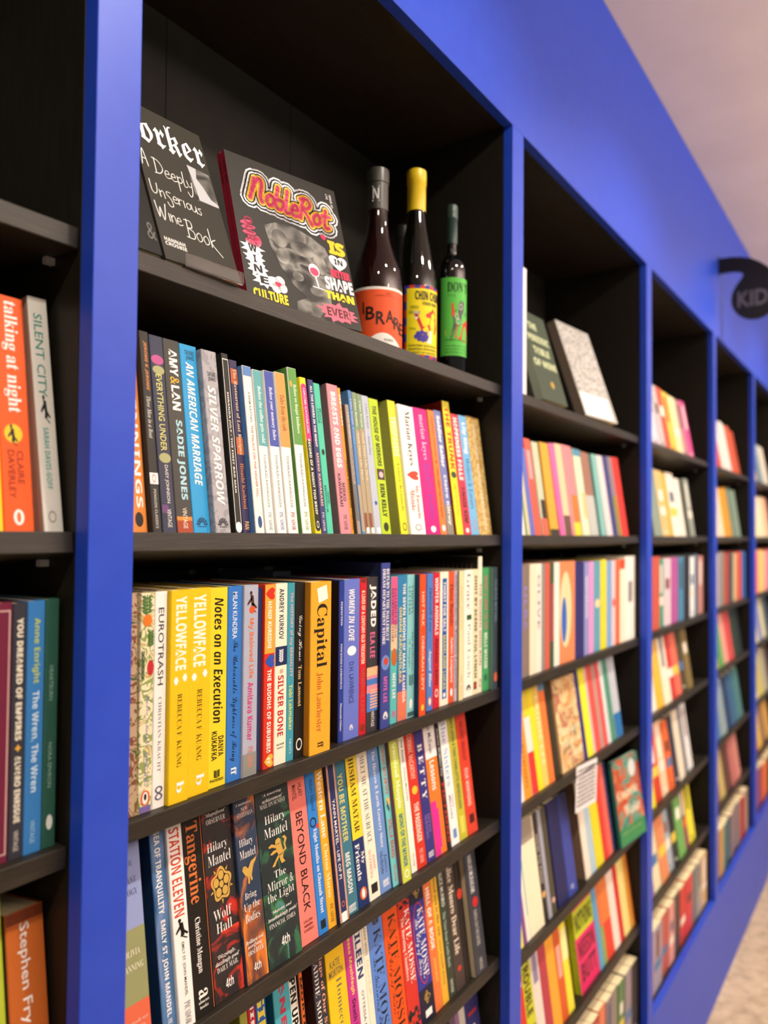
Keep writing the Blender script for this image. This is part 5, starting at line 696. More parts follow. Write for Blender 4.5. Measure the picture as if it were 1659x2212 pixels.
# ------------------------------------------------------------------ hand-drawn letters as round-ended strokes
STROKES = {
 'A': (.6, [[(0, 0), (.3, 1), (.58, 0)], [(.12, .4), (.46, .4)]]), 'D': (.7, [[(.15, 1), (.12, 0)], [(0, .95), (.4, .9), (.62, .5), (.4, .1), (.02, -.02)]]),
 'e': (.42, [[(0, .25), (.3, .3), (.25, .5), (.08, .42), (.02, .15), (.15, 0), (.4, .1)]]), 'p': (.42, [[(.05, .5), (.03, -.5)], [(.05, .35), (.25, .5), (.35, .3), (.2, .08), (.06, .15)]]),
 'l': (.28, [[(.07, 1), (.03, .1), (.15, 0), (.25, .08)]]), 'y': (.42, [[(0, .5), (.08, .15), (.28, .2)], [(.32, .5), (.25, -.2), (.05, -.55), (-.12, -.3)]]),
 'U': (.58, [[(0, 1), (.02, .25), (.2, .05), (.4, .3), (.46, .9)]]), 'n': (.42, [[(0, .5), (.02, 0)], [(.02, .3), (.2, .5), (.3, .35), (.33, 0)]]),
 's': (.40, [[(.3, .5), (.08, .42), (.25, .2), (.2, 0), (0, .05)]]), 'S': (.5, [[(.38, .62), (.12, .6), (.1, .4), (.36, .1), (.4, -.35), (.15, -.45), (.02, -.2)]]),
 'r': (.36, [[(0, .5), (.03, 0)], [(.03, .3), (.15, .48), (.28, .45)]]), 'i': (.2, [[(.05, .5), (.06, 0)]]),
 'o': (.42, [[(.2, .5), (.02, .3), (.12, .02), (.33, .15), (.32, .42), (.2, .5)]]), 'u': (.44, [[(0, .5), (.03, .1), (.2, .03), (.32, .3), (.33, .5)], [(.33, .5), (.37, 0)]]),
 'W': (.85, [[(0, 1), (.15, 0), (.32, .7), (.48, -.1), (.78, 1.05)]]), 'B': (.55, [[(.12, 1), (.08, 0)], [(-.02, .92), (.35, .95), (.38, .62), (.1, .52), (.44, .42), (.4, .04), (-.05, .0)]]),
 'k': (.6, [[(.05, 1), (.05, 0)], [(.35, .5), (.08, .22), (.6, -.35)]]),
 'N': (.74, [[(.02, 0), (.10, .5), (.16, .95)], [(.08, .35), (.26, .9), (.44, .98), (.50, .72), (.46, .3), (.56, .02)]]),
 'b': (.46, [[(.08, 1), (.02, .2), (.16, 0), (.34, .12), (.34, .38), (.18, .46), (.06, .36)]]), 'R': (.66, [[(.16, .98), (.08, .5), (.04, 0)], [(-.02, .86), (.3, 1), (.48, .82), (.38, .58), (.12, .5), (.34, .3), (.62, -.12)]]),
 't': (.44, [[(.2, .85), (.16, .2), (.24, .02), (.4, .1)], [(0, .55), (.42, .6)]]), ' ': (.3, [])}
def stroked(root, name, text, col, x0, z0, x1, z1, wd, y, slope=0.0, lean=0.0):
    x = 0; segs = []
    for ch in text:
        adv, st = STROKES[ch]
        for l in st:
            pts = l if len(l) == 2 else smooth_prof([(px + x, pz) for px, pz in l], 4)
            segs.append([(px + (x if len(l) == 2 else 0), pz) for px, pz in pts])
        x += adv
    ax = [p[0] for s_ in segs for p in s_]; az = [p[1] for s_ in segs for p in s_]
    a0, a1, b0, b1_ = min(ax), max(ax), min(az), max(az)
    v = []; f = []; k = 0
    for s_ in segs:
        q = []
        for px, pz in s_:
            u = x0 + (px - a0) / (a1 - a0) * (x1 - x0); w = z0 + (pz - b0) / (b1_ - b0) * (z1 - z0)
            q.append((u + lean * (w - z0), w + slope * (u - x0)))
        for u, w in q:
            n = len(v); v += [(u + wd * math.cos(t * math.pi / 5), -y, w + wd * math.sin(t * math.pi / 5)) for t in range(10)]; f.append(tuple(range(n, n + 10)))
        for (u0, w0), (u1, w1) in zip(q, q[1:]):
            d = math.hypot(u1 - u0, w1 - w0) or 1; nx, nz = -(w1 - w0) / d * wd, (u1 - u0) / d * wd; n = len(v)
            v += [(u0 + nx, -y, w0 + nz), (u1 + nx, -y, w1 + nz), (u1 - nx, -y, w1 - nz), (u0 - nx, -y, w0 - nz)]; f.append((n, n + 1, n + 2, n + 3))
    return mesh_obj(name, v, f, mat(col), sub(root, 'cover'))

# ------------------------------------------------------------------ things shown face out
def face_book(name, label, cat, loc, yaw, tilt, w, h, th, col, items, side=None, group=None, roll=0.0):
    root = empty(name, loc, (-math.radians(tilt), math.radians(roll), math.radians(yaw)))
    tag(root, label, cat, group)
    cm = mat(col); sm = mat(side) if side else cm
    v = []; f = []; fm = []
    t = .0012
    ring = [(w, th), (.0, th), (0, 0), (w, 0), (w, t), (t, t), (t, th - t), (w, th - t)]
    n = 8
    v = [(x, y, 0) for x, y in ring] + [(x, y, h) for x, y in ring]
    for i in range(n):
        j = (i + 1) % n; f.append((i, j, n + j, n + i)); fm.append(1 if i == 1 else 0)
    f += [tuple(range(n - 1, -1, -1)), tuple(range(n, 2 * n))]; fm += [0, 0]
    mesh_obj('cover', v, f, [cm, sm], root, fm)
    mb = MB(); mb.box(t * 1.3, t * 1.2, .0015, w - .0012, th - t * 1.2, h - .0015); mb.build('page_block', M_PAGES, root)
    return root
def on_cover(h, y):
    return lambda u, v: (u, -y, v)
def ctext(root, name, text, st, col, x0, z0, x1, z1, y=.0003, slope=0.0, vert=False, offset=None, res=2, ref=None):
    if vert: fn = lambda u, v: (v, -y, -u)
    else: fn = lambda u, v: (u, -y, v + slope * (u - x0))
    box = (-z1, x0, -z0, x1) if vert else (x0, z0, x1, z1)
    lettering(name, text, st, col, fn, sub(root, 'cover'), offset=offset, box=box, res=res, ref=ref)
def cshape(root, name, kind, col, x0, z0, x1, z1, y=.0002):
    return decal(name, kind, col, lambda u, v: (u, -y, z1 - (v - 0)), sub(root, 'cover'), x0, 0, x1, z1 - z0)
def cpoly(root, name, pts, col, y=.0002):
    return mesh_obj(name, [(px, -y, pz) for px, pz in pts], [tuple(range(len(pts)))], mat(col) if isinstance(col, str) else col, sub(root, 'cover'))
def burst(cx, cz, rx, rz, n, inner=.68, seed=1):
    rr = random.Random(seed); out = []
    for i in range(2 * n):
        a = math.pi * i / n; q = (1.0 + rr.uniform(-.15, .12)) if i % 2 == 0 else inner
        out.append((cx + rx * q * math.cos(a), cz + rz * q * math.sin(a)))
    return out

M_PHOTO = noise_mat('grey_photo_print', ['#121211', '#3c3b39', '#8a8985', '#5a5955', '#1a1a19'], scale=(1, 1, 1.3), nscale=26, detail=1.5, lo=.3, hi=.7, dist=.8, rough=.3)
M_CROWD = noise_mat('grey_crowd_print', ['#2e2d2b', '#8c8a86', '#d8d6d2', '#6a6864'], nscale=110, detail=3, lo=.3, hi=.7, rough=.4)
M_COLLAGE = noise_mat('beige_collage_print', ['#7a8a7a', '#d8944e', '#ead8a0', '#b05a48', '#c8a878'], nscale=26, detail=2, lo=.32, hi=.68, rough=.4, dist=1)
M_REEF = noise_mat('orange_teal_print', ['#2a7a70', '#58a08c', '#c85a34', '#b0402a', '#d8905a'], nscale=24, detail=2, lo=.34, hi=.66, rough=.4, dist=1)

# the two magazines in the middle of the top shelf
NW, NH = .1694, .2129
def mag(loc, label, front):
    r = face_book('magazine', label, 'magazine', loc, -13.5, 17.1, NW, NH, .0075, '#2d2b27', [], side='#b0203c', group='magazines on the top shelf')
    lettering('spine_lettering', 'Noble Rot', 'b', '#5a0f20', lambda u, v: (-.0002, v, NH - u), sub(r, 'cover'), box=(.012, .002, .045, .0055))
    return r
m2 = mag((.1991 + .0018, .0602 + .0084, 1.8597), 'black magazine with a red spine, tucked behind its matching front copy', False)
m1 = mag((.1991, .0602, 1.8597), 'black magazine with pink and yellow graffiti cover and a red spine', True)
def N(u): return u * NW
def NZ(v): return NH * (1 - v)
for wd, col, yy in ((.0138, '#ecebf0', .00030), (.0114, '#1b1a1c', .00036), (.0090, '#ecebf0', .00042), (.0067, '#1b1a1c', .00048), (.0050, '#f0c23a', .00054), (.0025, '#e24a72', .00060)):
    stroked(m1, 'title_lettering' if wd == .0025 else 'title_outline', 'NobleRot', col, .0255, .1480, .1460, .1875, wd, yy, slope=-.07, lean=.22)
body = [(.24, .44), (.34, .40), (.5, .385), (.66, .42), (.78, .47), (.83, .56), (.82, .68), (.76, .78), (.73, .90), (.74, .995), (.40, .995), (.42, .90), (.52, .86), (.42, .80), (.33, .70), (.27, .58)]
cpoly(m1, 'torso_photo', [(N(a), NZ(b)) for a, b in body], M_PHOTO, .0002)
M_SKIN = noise_mat('light_grey_photo_print', ['#3a3936', '#6c6a66', '#a4a29c'], nscale=40, detail=1, lo=.35, hi=.65, rough=.3)
for cx, cz, rx, rz in ((.36, .50, .07, .06), (.36, .62, .06, .05), (.56, .53, .11, .05), (.70, .60, .06, .07), (.47, .73, .05, .03), (.62, .80, .06, .03), (.58, .93, .05, .05)):
    cpoly(m1, 'torso_photo', [(N(cx + rx * math.cos(a)), NZ(cz + rz * math.sin(a))) for a in [k * math.pi / 10 for k in range(20)]], M_SKIN, .00026)
for cx, cz, rx, rz, a in ((.085, .46, .05, .018, .3), (.10, .49, .06, .018, .2), (.10, .525, .055, .02, .1), (.13, .555, .05, .02, 0), (.11, .59, .055, .03, -.3), (.16, .57, .03, .045, 0)):
    cpoly(m1, 'printed_emblem', [(N(cx) + NW * (rx * math.cos(t) * math.cos(a) - rz * math.sin(t) * math.sin(a)), NZ(cz) + NW * (rx * math.cos(t) * math.sin(a) + rz * math.sin(t) * math.cos(a))) for t in [k * math.pi / 9 for k in range(18)]], '#e24a72', .0003)
ctext(m1, 'cover_lettering', 'OUR', 'k', '#8a1f3c', .012, .089, .024, .124, y=.0004, vert=True)
for i, (L, cx, cz) in enumerate((('W', .0175, .080), ('I', .0185, .066), ('N', .0205, .053), ('E', .0270, .039))):
    cpoly(m1, 'starburst', burst(cx, cz, .0165, .0120, 9, .62, i + 2), '#ecebf0', .0003 + i * .00002)
    ctext(m1, 'cover_lettering', L, 'k', '#1b1a1c', cx - (.0055 if L != 'I' else .002), cz - .0052, cx + (.006 if L != 'I' else .002), cz + .0048, y=.00045)
for cx, cz in ((.042, .040), (.050, .043), (.043, .032), (.052, .034)):
    cpoly(m1, 'printed_emblem', [(cx + .0068 * math.cos(t), cz + .0068 * math.sin(t)) for t in [k * math.pi / 9 for k in range(18)]], '#ecebf0', .0004)
ctext(m1, 'printed_emblem', '♥', 's', '#d8305a', .042, .034, .051, .041, y=.00046)
ctext(m1, 'cover_lettering', 'CULTURE', 'k', '#ecd02a', .0085, .0115, .057, .0255, y=.0004, offset=.03)
for cx, cz, rx, rz, c in ((.107, .0735, .0085, .0095, '#ecebf0'), (.107, .0715, .0068, .0060, '#e0486a')):
    cpoly(m1, 'wine_glass_print', [(cx + rx * math.cos(t), cz + rz * math.sin(t)) for t in [k * math.pi / 9 for k in range(18)]], c, .00034 if c != '#e0486a' else .0004)
cpoly(m1, 'wine_glass_print', [(.106, .066), (.1085, .066), (.1105, .0495), (.1085, .0495)], '#ecebf0', .00034)
cpoly(m1, 'wine_glass_print', [(.100, .0500), (.118, .0490), (.118, .0475), (.100, .0485)], '#ecebf0', .00034)
ctext(m1, 'printed_emblem', '♥', 's', '#d8305a', .129, .125, .138, .133, y=.0003)
ctext(m1, 'cover_lettering', 'IS', 'k', '#ecc82a', .139, .1075, .1665, .1280, y=.0003, offset=.05)
ctext(m1, 'printed_emblem', '♥', 's', '#ecebf0', .136, .084, .1655, .1055, y=.0003)
ctext(m1, 'cover_lettering', 'IN', 'k', '#1b1a1c', .144, .0925, .158, .1010, y=.0004)
ctext(m1, 'cover_lettering', 'BETTER', 'k', '#e0385c', .1345, .0722, .1665, .0838, y=.0003, offset=.04)
ctext(m1, 'cover_lettering', 'SHAPE', 'k', '#ecebf0', .122, .0515, .1675, .0705, y=.0003, offset=.03)
ctext(m1, 'cover_lettering', 'THAN', 'k', '#ecd02a', .1185, .0375, .1655, .0490, y=.0003, offset=.05)
cpoly(m1, 'starburst', burst(.134, .0185, .0335, .0150, 13, .70, 9), '#e86a80', .0004)
ctext(m1, 'cover_lettering', 'EVER!', 'k', '#5a2a30', .116, .0120, .154, .0250, y=.00046)
ctext(m1, 'cover_lettering', 'ISSUE 37', 'b', '#ecebf0', .1580, .1830, .1612, .2030, y=.0003, vert=True)
ctext(m1, 'cover_lettering', '£12', 'b', '#ecebf0', .1520, .1945, .1552, .2025, y=.0003, vert=True)

# the black hardback on its clear easel
CW, CH = .0953, .1958
ck = face_book('hardback_book', 'black hardback with white blackletter and chalky handwriting on a clear easel', 'book', (.0505, .0250, 1.8614), -3, 22, CW, CH, .0068, '#35322b', [], side='#2e2b25', group='books propped on the top shelf')
ctext(ck, 'title_lettering', 'C', 'f', '#f0f0f2', .0005, .156, .0085, .1845, res=3)
ctext(ck, 'title_lettering', 'orker', 'f', '#f0f0f2', .0095, .1465, .0925, .1850, res=3)
cpoly(ck, 'photo_strip', [(.062, .1415), (.0925, .1395), (.0948, .0962), (.0650, .0945)], M_PHOTO, .0002)
cpoly(ck, 'photo_strip', [(.063, .1405), (.075, .140), (.072, .126), (.078, .118), (.0855, .104), (.0945, .100), (.0945, .0965), (.068, .096), (.067, .112)], '#b9bbc2', .00026)
for t, x0, z0, x1, z1 in (('A', .0015, .113, .0085, .134), ('Deeply', .0150, .098, .0620, .128), ('UnSerious', .0045, .071, .0655, .0955), ('Wine', .0040, .049, .0340, .0700), ('Book', .0360, .030, .0790, .0610)):
    stroked(ck, 'handwritten_lettering', t, '#eeeeea', x0, z0, x1, z1, .00055, .0004, slope=-.06)
ctext(ck, 'author_lettering', 'HANNAH', 'b', '#eeeeea', .0046, .0228, .0296, .0272)
ctext(ck, 'author_lettering', 'CROSBIE', 'b', '#eeeeea', .0046, .0176, .0303, .0219)
def clear_plastic():
    m = bpy.data.materials.new('clear_acrylic'); m.use_nodes = True
    b = m.node_tree.nodes['Principled BSDF']
    b.inputs['Base Color'].default_value = (.82, .81, .78, 1); b.inputs['Roughness'].default_value = .0; b.inputs['Specular IOR Level'].default_value = .25
    b.inputs['Transmission Weight'].default_value = 1.0; b.inputs['IOR'].default_value = 1.18
    return m
M_ACRYL = clear_plastic()
es = empty('book_easel', (.0505, .0250, 1.8574), (0, 0, math.radians(-3))); tag(es, 'clear acrylic easel holding up the black hardback on the top shelf', 'book stand')
mb = MB(); mb.box(.018, -.006, 0, .092, .060, .0011); mb.build('base_plate', M_ACRYL, es, bevel=.0004)
mb = MB(); mb.box(.018, -.0085, 0, .092, -.0062, .0135); mb.build('front_lip', M_ACRYL, es, bevel=.0006)
bk = MB(); bk.box(.03, .0, 0, .08, .0022, .13); bko = bk.build('back_rest', M_ACRYL, es); bko.location = (0, .0225, .0026); bko.rotation_euler = (-math.radians(22), 0, 0)

b_amp = face_book('hardback_book', 'black hardback with a small grey ampersand, tucked between post and chalky lettered book', 'book', (.0010, .0300, 1.8635), -3, 22, .0475, .150, .016, '#15130f', [], group='books propped on the top shelf')
ctext(b_amp, 'cover_emblem', '&', 'w', '#6a6864', .036, .016, .046, .036)
make_book(.337, .125, 1.3387, .036, .2085, 0.0, '#6a7890', 'slate-blue paperback standing in shadow behind the amber spine', [], {}, 'paperbacks in the bay with the bottles', depth=.100)
# ------------------------------------------------------------------ bottles
def glass(name, col, trans=.55):
    m = bpy.data.materials.new(name); m.use_nodes = True
    b = m.node_tree.nodes['Principled BSDF']; c = srgb(col)
    b.inputs['Base Color'].default_value = (*c, 1); b.inputs['Roughness'].default_value = .04
    b.inputs['Transmission Weight'].default_value = trans; b.inputs['IOR'].default_value = 1.5; b.inputs['Specular IOR Level'].default_value = .6
    return m
def bottle(label, x, y, base, shoulder, cap, capcol, gmat, group='wine bottles on the top shelf'):
    r = empty('wine_bottle', (x, y, 1.8574)); tag(r, label, 'bottle', group)
    mb = MB(); mb.lathe([(.001, .004), (base[0][0] * .5, .003)] + base + smooth_prof(shoulder), 48); mb.build('glass_body', gmat, r, smooth=True)
    mb = MB(); mb.lathe(cap, 40); o = mb.build('neck_capsule', mat(capcol, .38, .5), r, smooth=True)
    md = o.modifiers.new('edge', 'EDGE_SPLIT'); md.split_angle = math.radians(40)
    return r
def lab(root, name):
    return sub(root, 'neck_capsule') if name.startswith('capsule') else sub(root, 'paper_label')
def band(root, name, R, a0, a1, z0, z1, col, ztop=None, n=24, dr=0.0):
    """a label wrapped on the glass; ztop(u) may shape its upper edge"""
    v = []; f = []
    for i in range(n + 1):
        u = i / n; a = a0 + (a1 - a0) * u
        zt = z1 if ztop is None else ztop(u)
        v += [((R + dr) * math.cos(a), (R + dr) * math.sin(a), z0), ((R + dr) * math.cos(a), (R + dr) * math.sin(a), zt)]
    for i in range(n): f.append((2 * i, 2 * i + 2, 2 * i + 3, 2 * i + 1))
    return mesh_obj(name, v, f, mat(col) if isinstance(col, str) else col, root if name == 'paper_label' else lab(root, name), smooth=True)
def wrap(R, ac, dr=.0007):
    """u = arc length from the label centre, v = height"""
    return lambda u, v: ((R + dr) * math.cos(ac + u / R), (R + dr) * math.sin(ac + u / R), v)
def wtext(root, name, t, st, col, R, ac, u0, z0, u1, z1, dr=.0007, **kw):
    lettering(name, t, st, col, wrap(R, ac, dr), lab(root, name), box=(u0, z0, u1, z1), **kw)
def wshape(root, name, kind, col, R, ac, u0, z0, u1, z1, dr=.0007):
    fn = wrap(R, ac, dr); return decal(name, kind, col, lambda u, v: fn(u, z1 - v), lab(root, name), u0, 0, u1, z1 - z0)
def wpoly(root, name, pts, col, R, ac, dr=.0007):
    fn = wrap(R, ac, dr); return mesh_obj(name, [fn(*p) for p in pts], [tuple(range(len(pts)))], mat(col), lab(root, name))
G_ROSE = glass('dark_rose_glass', '#220d09', .35)
G_OLIVE = glass('dark_olive_glass', '#0d0e06', .35)
G_BLACK = glass('black_glass', '#08080a', .15)
rad = math.radians
R1 = .037; A1 = rad(230)
b1 = bottle('wine bottle with a dark grey capsule and an orange and white label', .498, .092, [(R1 * .93, 0), (R1, .004), (R1, .100)],
            [(R1, .102), (.0362, .120), (.0330, .137), (.0262, .156), (.0195, .176), (.0158, .198), (.0147, .215), (.0146, .226)],
            [(.0154, .222), (.0154, .262), (.0164, .263), (.0166, .279), (.0160, .2835), (.0120, .286), (.001, .2862)], '#3a3934', G_ROSE)
band(b1, 'paper_label', R1, A1 - 1.55, A1 + 1.30, .010, .0985, '#ece8e2', dr=.0003)
band(b1, 'label_panel', R1, A1 - 1.55, A1 + 1.30, .0105, .0945, '#e5572a', dr=.0005)
band(b1, 'label_panel', R1, A1 - 1.0, A1 + 1.28, .0102, .02, '#ece8e2', ztop=lambda u: .0106 + .021 * max(0, math.sin(math.pi * min(1, u * 1.15))) ** 1.2, dr=.00065)
for ch, u, z, s, tilt in (('L', -.046, .062, .017, 0), ('I', -.030, .068, .017, 0), ('B', -.0195, .060, .019, 0), ('R', -.0045, .053, .0185, 0), ('A', .0095, .056, .0185, 0), ('R', .0225, .0475, .018, 0), ('E', .034, .042, .018, 0)):
    wtext(b1, 'label_lettering', ch, 's', '#231a17', R1, A1, u - (.0065 if ch != 'I' else .0012), z - s / 2, u + (.0065 if ch != 'I' else .0012), z + s / 2, dr=.0011, offset=.012)
wtext(b1, 'label_lettering', 'RIOJA', 'b', '#7a2a14', R1, A1, .0035, .0875, .0115, .0895, dr=.0009)
wtext(b1, 'label_lettering', 'DENOMINACION DE ORIGEN CALIFICADA', 's', '#7a2a14', R1, A1, -.012, .0845, .028, .0862, dr=.0009)
wtext(b1, 'label_lettering', 'ROSADO', 's', '#4a4644', R1, A1, .001, .0195, .016, .0235, dr=.0009)
for a, z0, z1 in ((-.35, .240, .2465), (-.35, .2320, .2385)):
    pass
wtext(b1, 'capsule_emblem', 'N', 'b', '#d8d8d6', .0154, rad(204), -.0050, .236, .0046, .252, dr=.0005)
wshape(b1, 'capsule_emblem', 'rect', '#d8d8d6', .0154, rad(204), -.0058, .2535, .0056, .2553, dr=.0005)
wshape(b1, 'capsule_emblem', 'rect', '#d8d8d6', .0154, rad(204), -.0058, .2325, .0056, .2343, dr=.0005)

R2_ = .0335; A2 = rad(229)
b2 = bottle('tall slim wine bottle with a bright yellow capsule and yellow fox label', .606, .092, [(R2_ * .93, 0), (R2_, .004), (R2_, .132)],
            [(R2_, .134), (.0325, .150), (.0285, .175), (.0225, .205), (.0175, .232), (.0145, .255), (.0138, .266)],
            [(.0150, .259), (.0150, .302), (.0158, .303), (.0160, .319), (.0154, .325), (.0115, .3275), (.001, .3278)], '#e6c51e', G_OLIVE)
z0, z1 = .017, .131
band(b2, 'paper_label', R2_, A2 - .85, A2 + 1.15, z0, z1, '#d03a2c', dr=.0003)
for k in range(9):
    zz = z0 + (z1 - z0) * k / 9
    if k % 2 == 0: band(b2, 'label_border', R2_, A2 - .85, A2 - .70, zz, zz + (z1 - z0) / 9, '#3a349a', dr=.00045, n=3)
for k in range(8):
    aa = A2 - .85 + 2.0 * k / 8
    if k % 2 == 0:
        band(b2, 'label_border', R2_, aa, aa + .25, z1 - .006, z1, '#3a349a', dr=.00047, n=3); band(b2, 'label_border', R2_, aa, aa + .25, z0, z0 + .006, '#3a349a', dr=.00047, n=3)
band(b2, 'label_panel', R2_, A2 - .72, A2 + 1.05, z0 + .005, z1 - .005, '#ecd916', dr=.0006)
wtext(b2, 'label_lettering', 'CHIN CHIN', 'k', '#1c1914', R2_, A2, -.011, .108, .034, .122, dr=.001)
wtext(b2, 'label_lettering', 'VINHO VERDE', 'b', '#3a3414', R2_, A2, .000, .100, .030, .1055, dr=.001)
wtext(b2, 'label_lettering', '2023', 's', '#4a441a', R2_, A2, -.018, .094, -.006, .0985, dr=.001)
wtext(b2, 'label_lettering', 'ESCOLHA', 's', '#4a441a', R2_, A2, -.020, .086, -.003, .0905, dr=.001)
wtext(b2, 'label_lettering', 'PRODUCT OF PORTUGAL', 'bi', '#3a3414', R2_, A2, -.0215, .0235, .028, .0265, dr=.001)
wtext(b2, 'label_lettering', 'CONTEM SULFITOS', 'bi', '#3a3414', R2_, A2, -.0215, .0345, .028, .0375, dr=.001)
wtext(b2, 'label_lettering', 'ALMEIDA MONTEIRO', 'bi', '#3a3414', R2_, A2, -.0215, .029, .028, .032, dr=.001)
wshape(b2, 'label_rule', 'rect', '#3a3414', R2_, A2, -.0215, .0392, .010, .0397, dr=.001)
wtext(b2, 'label_lettering', '11.5% vol', 's', '#4a441a', R2_, A2, -.0205, .061, -.010, .0645, dr=.001)
for pts in ([(.006, .085), (.013, .090), (.018, .093), (.020, .098), (.023, .093), (.026, .092), (.028, .082), (.024, .078), (.014, .081), (.008, .081)],
            [(.016, .082), (.028, .084), (.030, .066), (.026, .056), (.014, .062), (.008, .056), (.004, .054), (-.001, .060), (-.010, .080), (-.005, .082), (.002, .066), (.012, .070)]):
    wpoly(b2, 'fox_print', pts, '#d0302a', R2_, A2, .00095)
wpoly(b2, 'wine_cup_print', [(-.013, .090), (-.004, .0895), (-.006, .081), (-.0075, .077), (-.010, .077), (-.0115, .081)], '#f0ece0', R2_, A2, .0010)
wpoly(b2, 'wine_cup_print', [(-.012, .086), (-.005, .0855), (-.0065, .081), (-.011, .081)], '#b02a34', R2_, A2, .0011)
for cx, cz in ((-.006, .055), (.0, .057), (.006, .055), (-.009, .050), (-.003, .051), (.003, .050), (.008, .050), (-.004, .046), (.002, .045), (.006, .046)):
    wshape(b2, 'grape_print', 'ell', '#4a3a9c', R2_, A2, cx - .0035, cz - .0035, cx + .0035, cz + .0035, dr=.00095)
wpoly(b2, 'fox_print', [(.012, .060), (.018, .060), (.017, .046), (.011, .043), (.008, .041), (.017, .040)], '#f0ece0', R2_, A2, .00097)

R3_ = .0245; A3 = rad(238)
b3 = bottle('small bottle with a dark green screw cap and bright green label', .672, .0640, [(R3_ * .9, 0), (R3_, .004), (R3_, .160)],
            [(R3_, .166), (.0240, .178), (.0205, .190), (.0130, .1985), (.0095, .204), (.0088, .212), (.0088, .226)],
            [(.0096, .222), (.0096, .262), (.0103, .263), (.0103, .268), (.0098, .269), (.0101, .272), (.0101, .284), (.0090, .287), (.001, .2872)], '#1f3a34', G_BLACK)
z0, z1 = .032, .160
band(b3, 'paper_label', R3_, A3 - 1.25, A3 + 1.35, z0, z1, '#58bc4a', dr=.0004)
wtext(b3, 'label_lettering', 'DON T', 'r', '#1a2a18', R3_, A3, -.0185, .136, .019, .152, dr=.0009)
wtext(b3, 'label_lettering', '17% vol', 'n', '#2a4a28', R3_, A3, -.018, .128, -.006, .132, dr=.0009)
for pts in ([(-.001, .114), (.004, .124), (.006, .118), (.010, .125), (.011, .116), (.010, .104), (.006, .098), (.002, .102)], [(-.006, .106), (.002, .108), (.006, .098), (.004, .084), (-.002, .078), (-.008, .086), (-.010, .098)],
            [(-.008, .088), (-.004, .082), (-.008, .066), (-.014, .054), (-.012, .068)], [(.006, .100), (.015, .098), (.018, .106), (.012, .104)]):
    wpoly(b3, 'rooster_print', pts, '#5a5a58', R3_, A3, .0008)
for cx, cz in ((.004, .112), (-.003, .096), (.0, .088)):
    wshape(b3, 'rooster_print', 'ring', '#c8c8c4', R3_, A3, cx - .004, cz - .005, cx + .003, cz + .005, dr=.0010)
wpoly(b3, 'rooster_print', [(-.012, .116), (-.009, .119), (-.006, .098), (-.011, .094)], '#d8572e', R3_, A3, .0009)
wpoly(b3, 'cape_print', [(-.003, .082), (.010, .086), (.020, .094), (.021, .074), (.014, .054), (.004, .058), (-.006, .062)], '#d2392c', R3_, A3, .0010)
wshape(b3, 'label_panel', 'rect', '#8fae3a', R3_, A3, -.0225, .064, -.011, .074, dr=.0008)
wtext(b3, 'label_lettering', 'Product of Spain', 'n', '#24401f', R3_, A3, -.022, .0555, .016, .059, dr=.0009)
wshape(b3, 'label_rule', 'rect', '#24401f', R3_, A3, -.024, .0515, .022, .0522, dr=.0009)
for k, t in enumerate(('vermouth rojo natural', 'con botanicos y naranja', 'embotellado en origen')):
    wtext(b3, 'label_lettering', t, 'n', '#24401f', R3_, A3, -.023, .046 - k * .0052, .021, .049 - k * .0052, dr=.0009)

b4 = bottle('dark bottle half hidden behind the orange and yellow labels', .700, .178, [(.0345, 0), (.037, .004), (.037, .100)],
            [(R1, .102), (.0362, .120), (.0330, .137), (.0262, .156), (.0195, .176), (.0158, .198), (.0147, .215), (.0146, .226)],
            [(.0154, .222), (.0154, .262), (.0164, .263), (.0166, .279), (.0160, .2835), (.0120, .286), (.001, .2862)], '#1c1b1a', G_BLACK)
band(b4, 'paper_label', .037, rad(150), rad(265), .006, .105, '#5a5654', dr=.0004)
wshape(b4, 'label_emblem', 'ell', '#a8402c', .037, rad(205), -.016, .055, .02, .10, dr=.0007)
wtext(b4, 'label_lettering', 'S', 's', '#1a1816', .037, rad(205), -.006, .018, .008, .042, dr=.0008)

# ------------------------------------------------------------------ next bay along: face-out books and the hanging card
GF = 'face-out books in the bay right of the bottles'
make_book(.868, .010, 1.857, .030, .240, 0.3, '#e8e6e6', 'tall white picture book edge-on against the post in the bay right of bottles', [('#', 'rect', '#d83a8c', .55, .66, 0, .35), ('#', 'rect', '#3aa8a0', .44, .52, 0, .3)], {}, GF, name='picture_book')
make_book(.940, .040, 1.857, .016, .185, 0, '#24231f', 'thin black book with a tan title, leaning behind the dark green cover', [('HISTORY', 'b', '#b8987a', .35, .9, .25, .75)], {}, GF)
g = face_book('hardback_book', 'dark green hardback facing out with four pale green title lines', 'book', (.9560, .0210, 1.8620), -2, 16.5, .118, .196, .016, '#3d4a3a', [], side='#8a9482', group=GF)
for k, (t, a0, a1) in enumerate((('THE', .22, .55), ('PERIODIC', .10, .92), ('TABLE', .18, .80), ('OF WINE', .06, .95))):
    ctext(g, 'title_lettering', t, 'k', '#c6d0a4', .118 * a0, .196 * (.80 - k * .14), .118 * a1, .196 * (.88 - k * .14))
cshape(g, 'publisher_mark', 'ell', '#b8943a', .118 * .5, .196 * .16, .118 * .64, .196 * .24)
g = face_book('photo_book', 'large grey photographic book facing out on the top shelf with a white caption block', 'book', (1.2126, .0283, 1.8645), -5.7, 18.8, .1696, .2393, .022, '#b4b2ae', [], side='#75685c', group=GF)
cpoly(g, 'cover_photo', [(0.004, .062), (.166, .062), (.166, .236), (.004, .236)], M_CROWD, .0002)
cpoly(g, 'caption_block', [(.004, .004), (.150, .004), (.150, .060), (.004, .060)], '#e8e8e6', .0003)
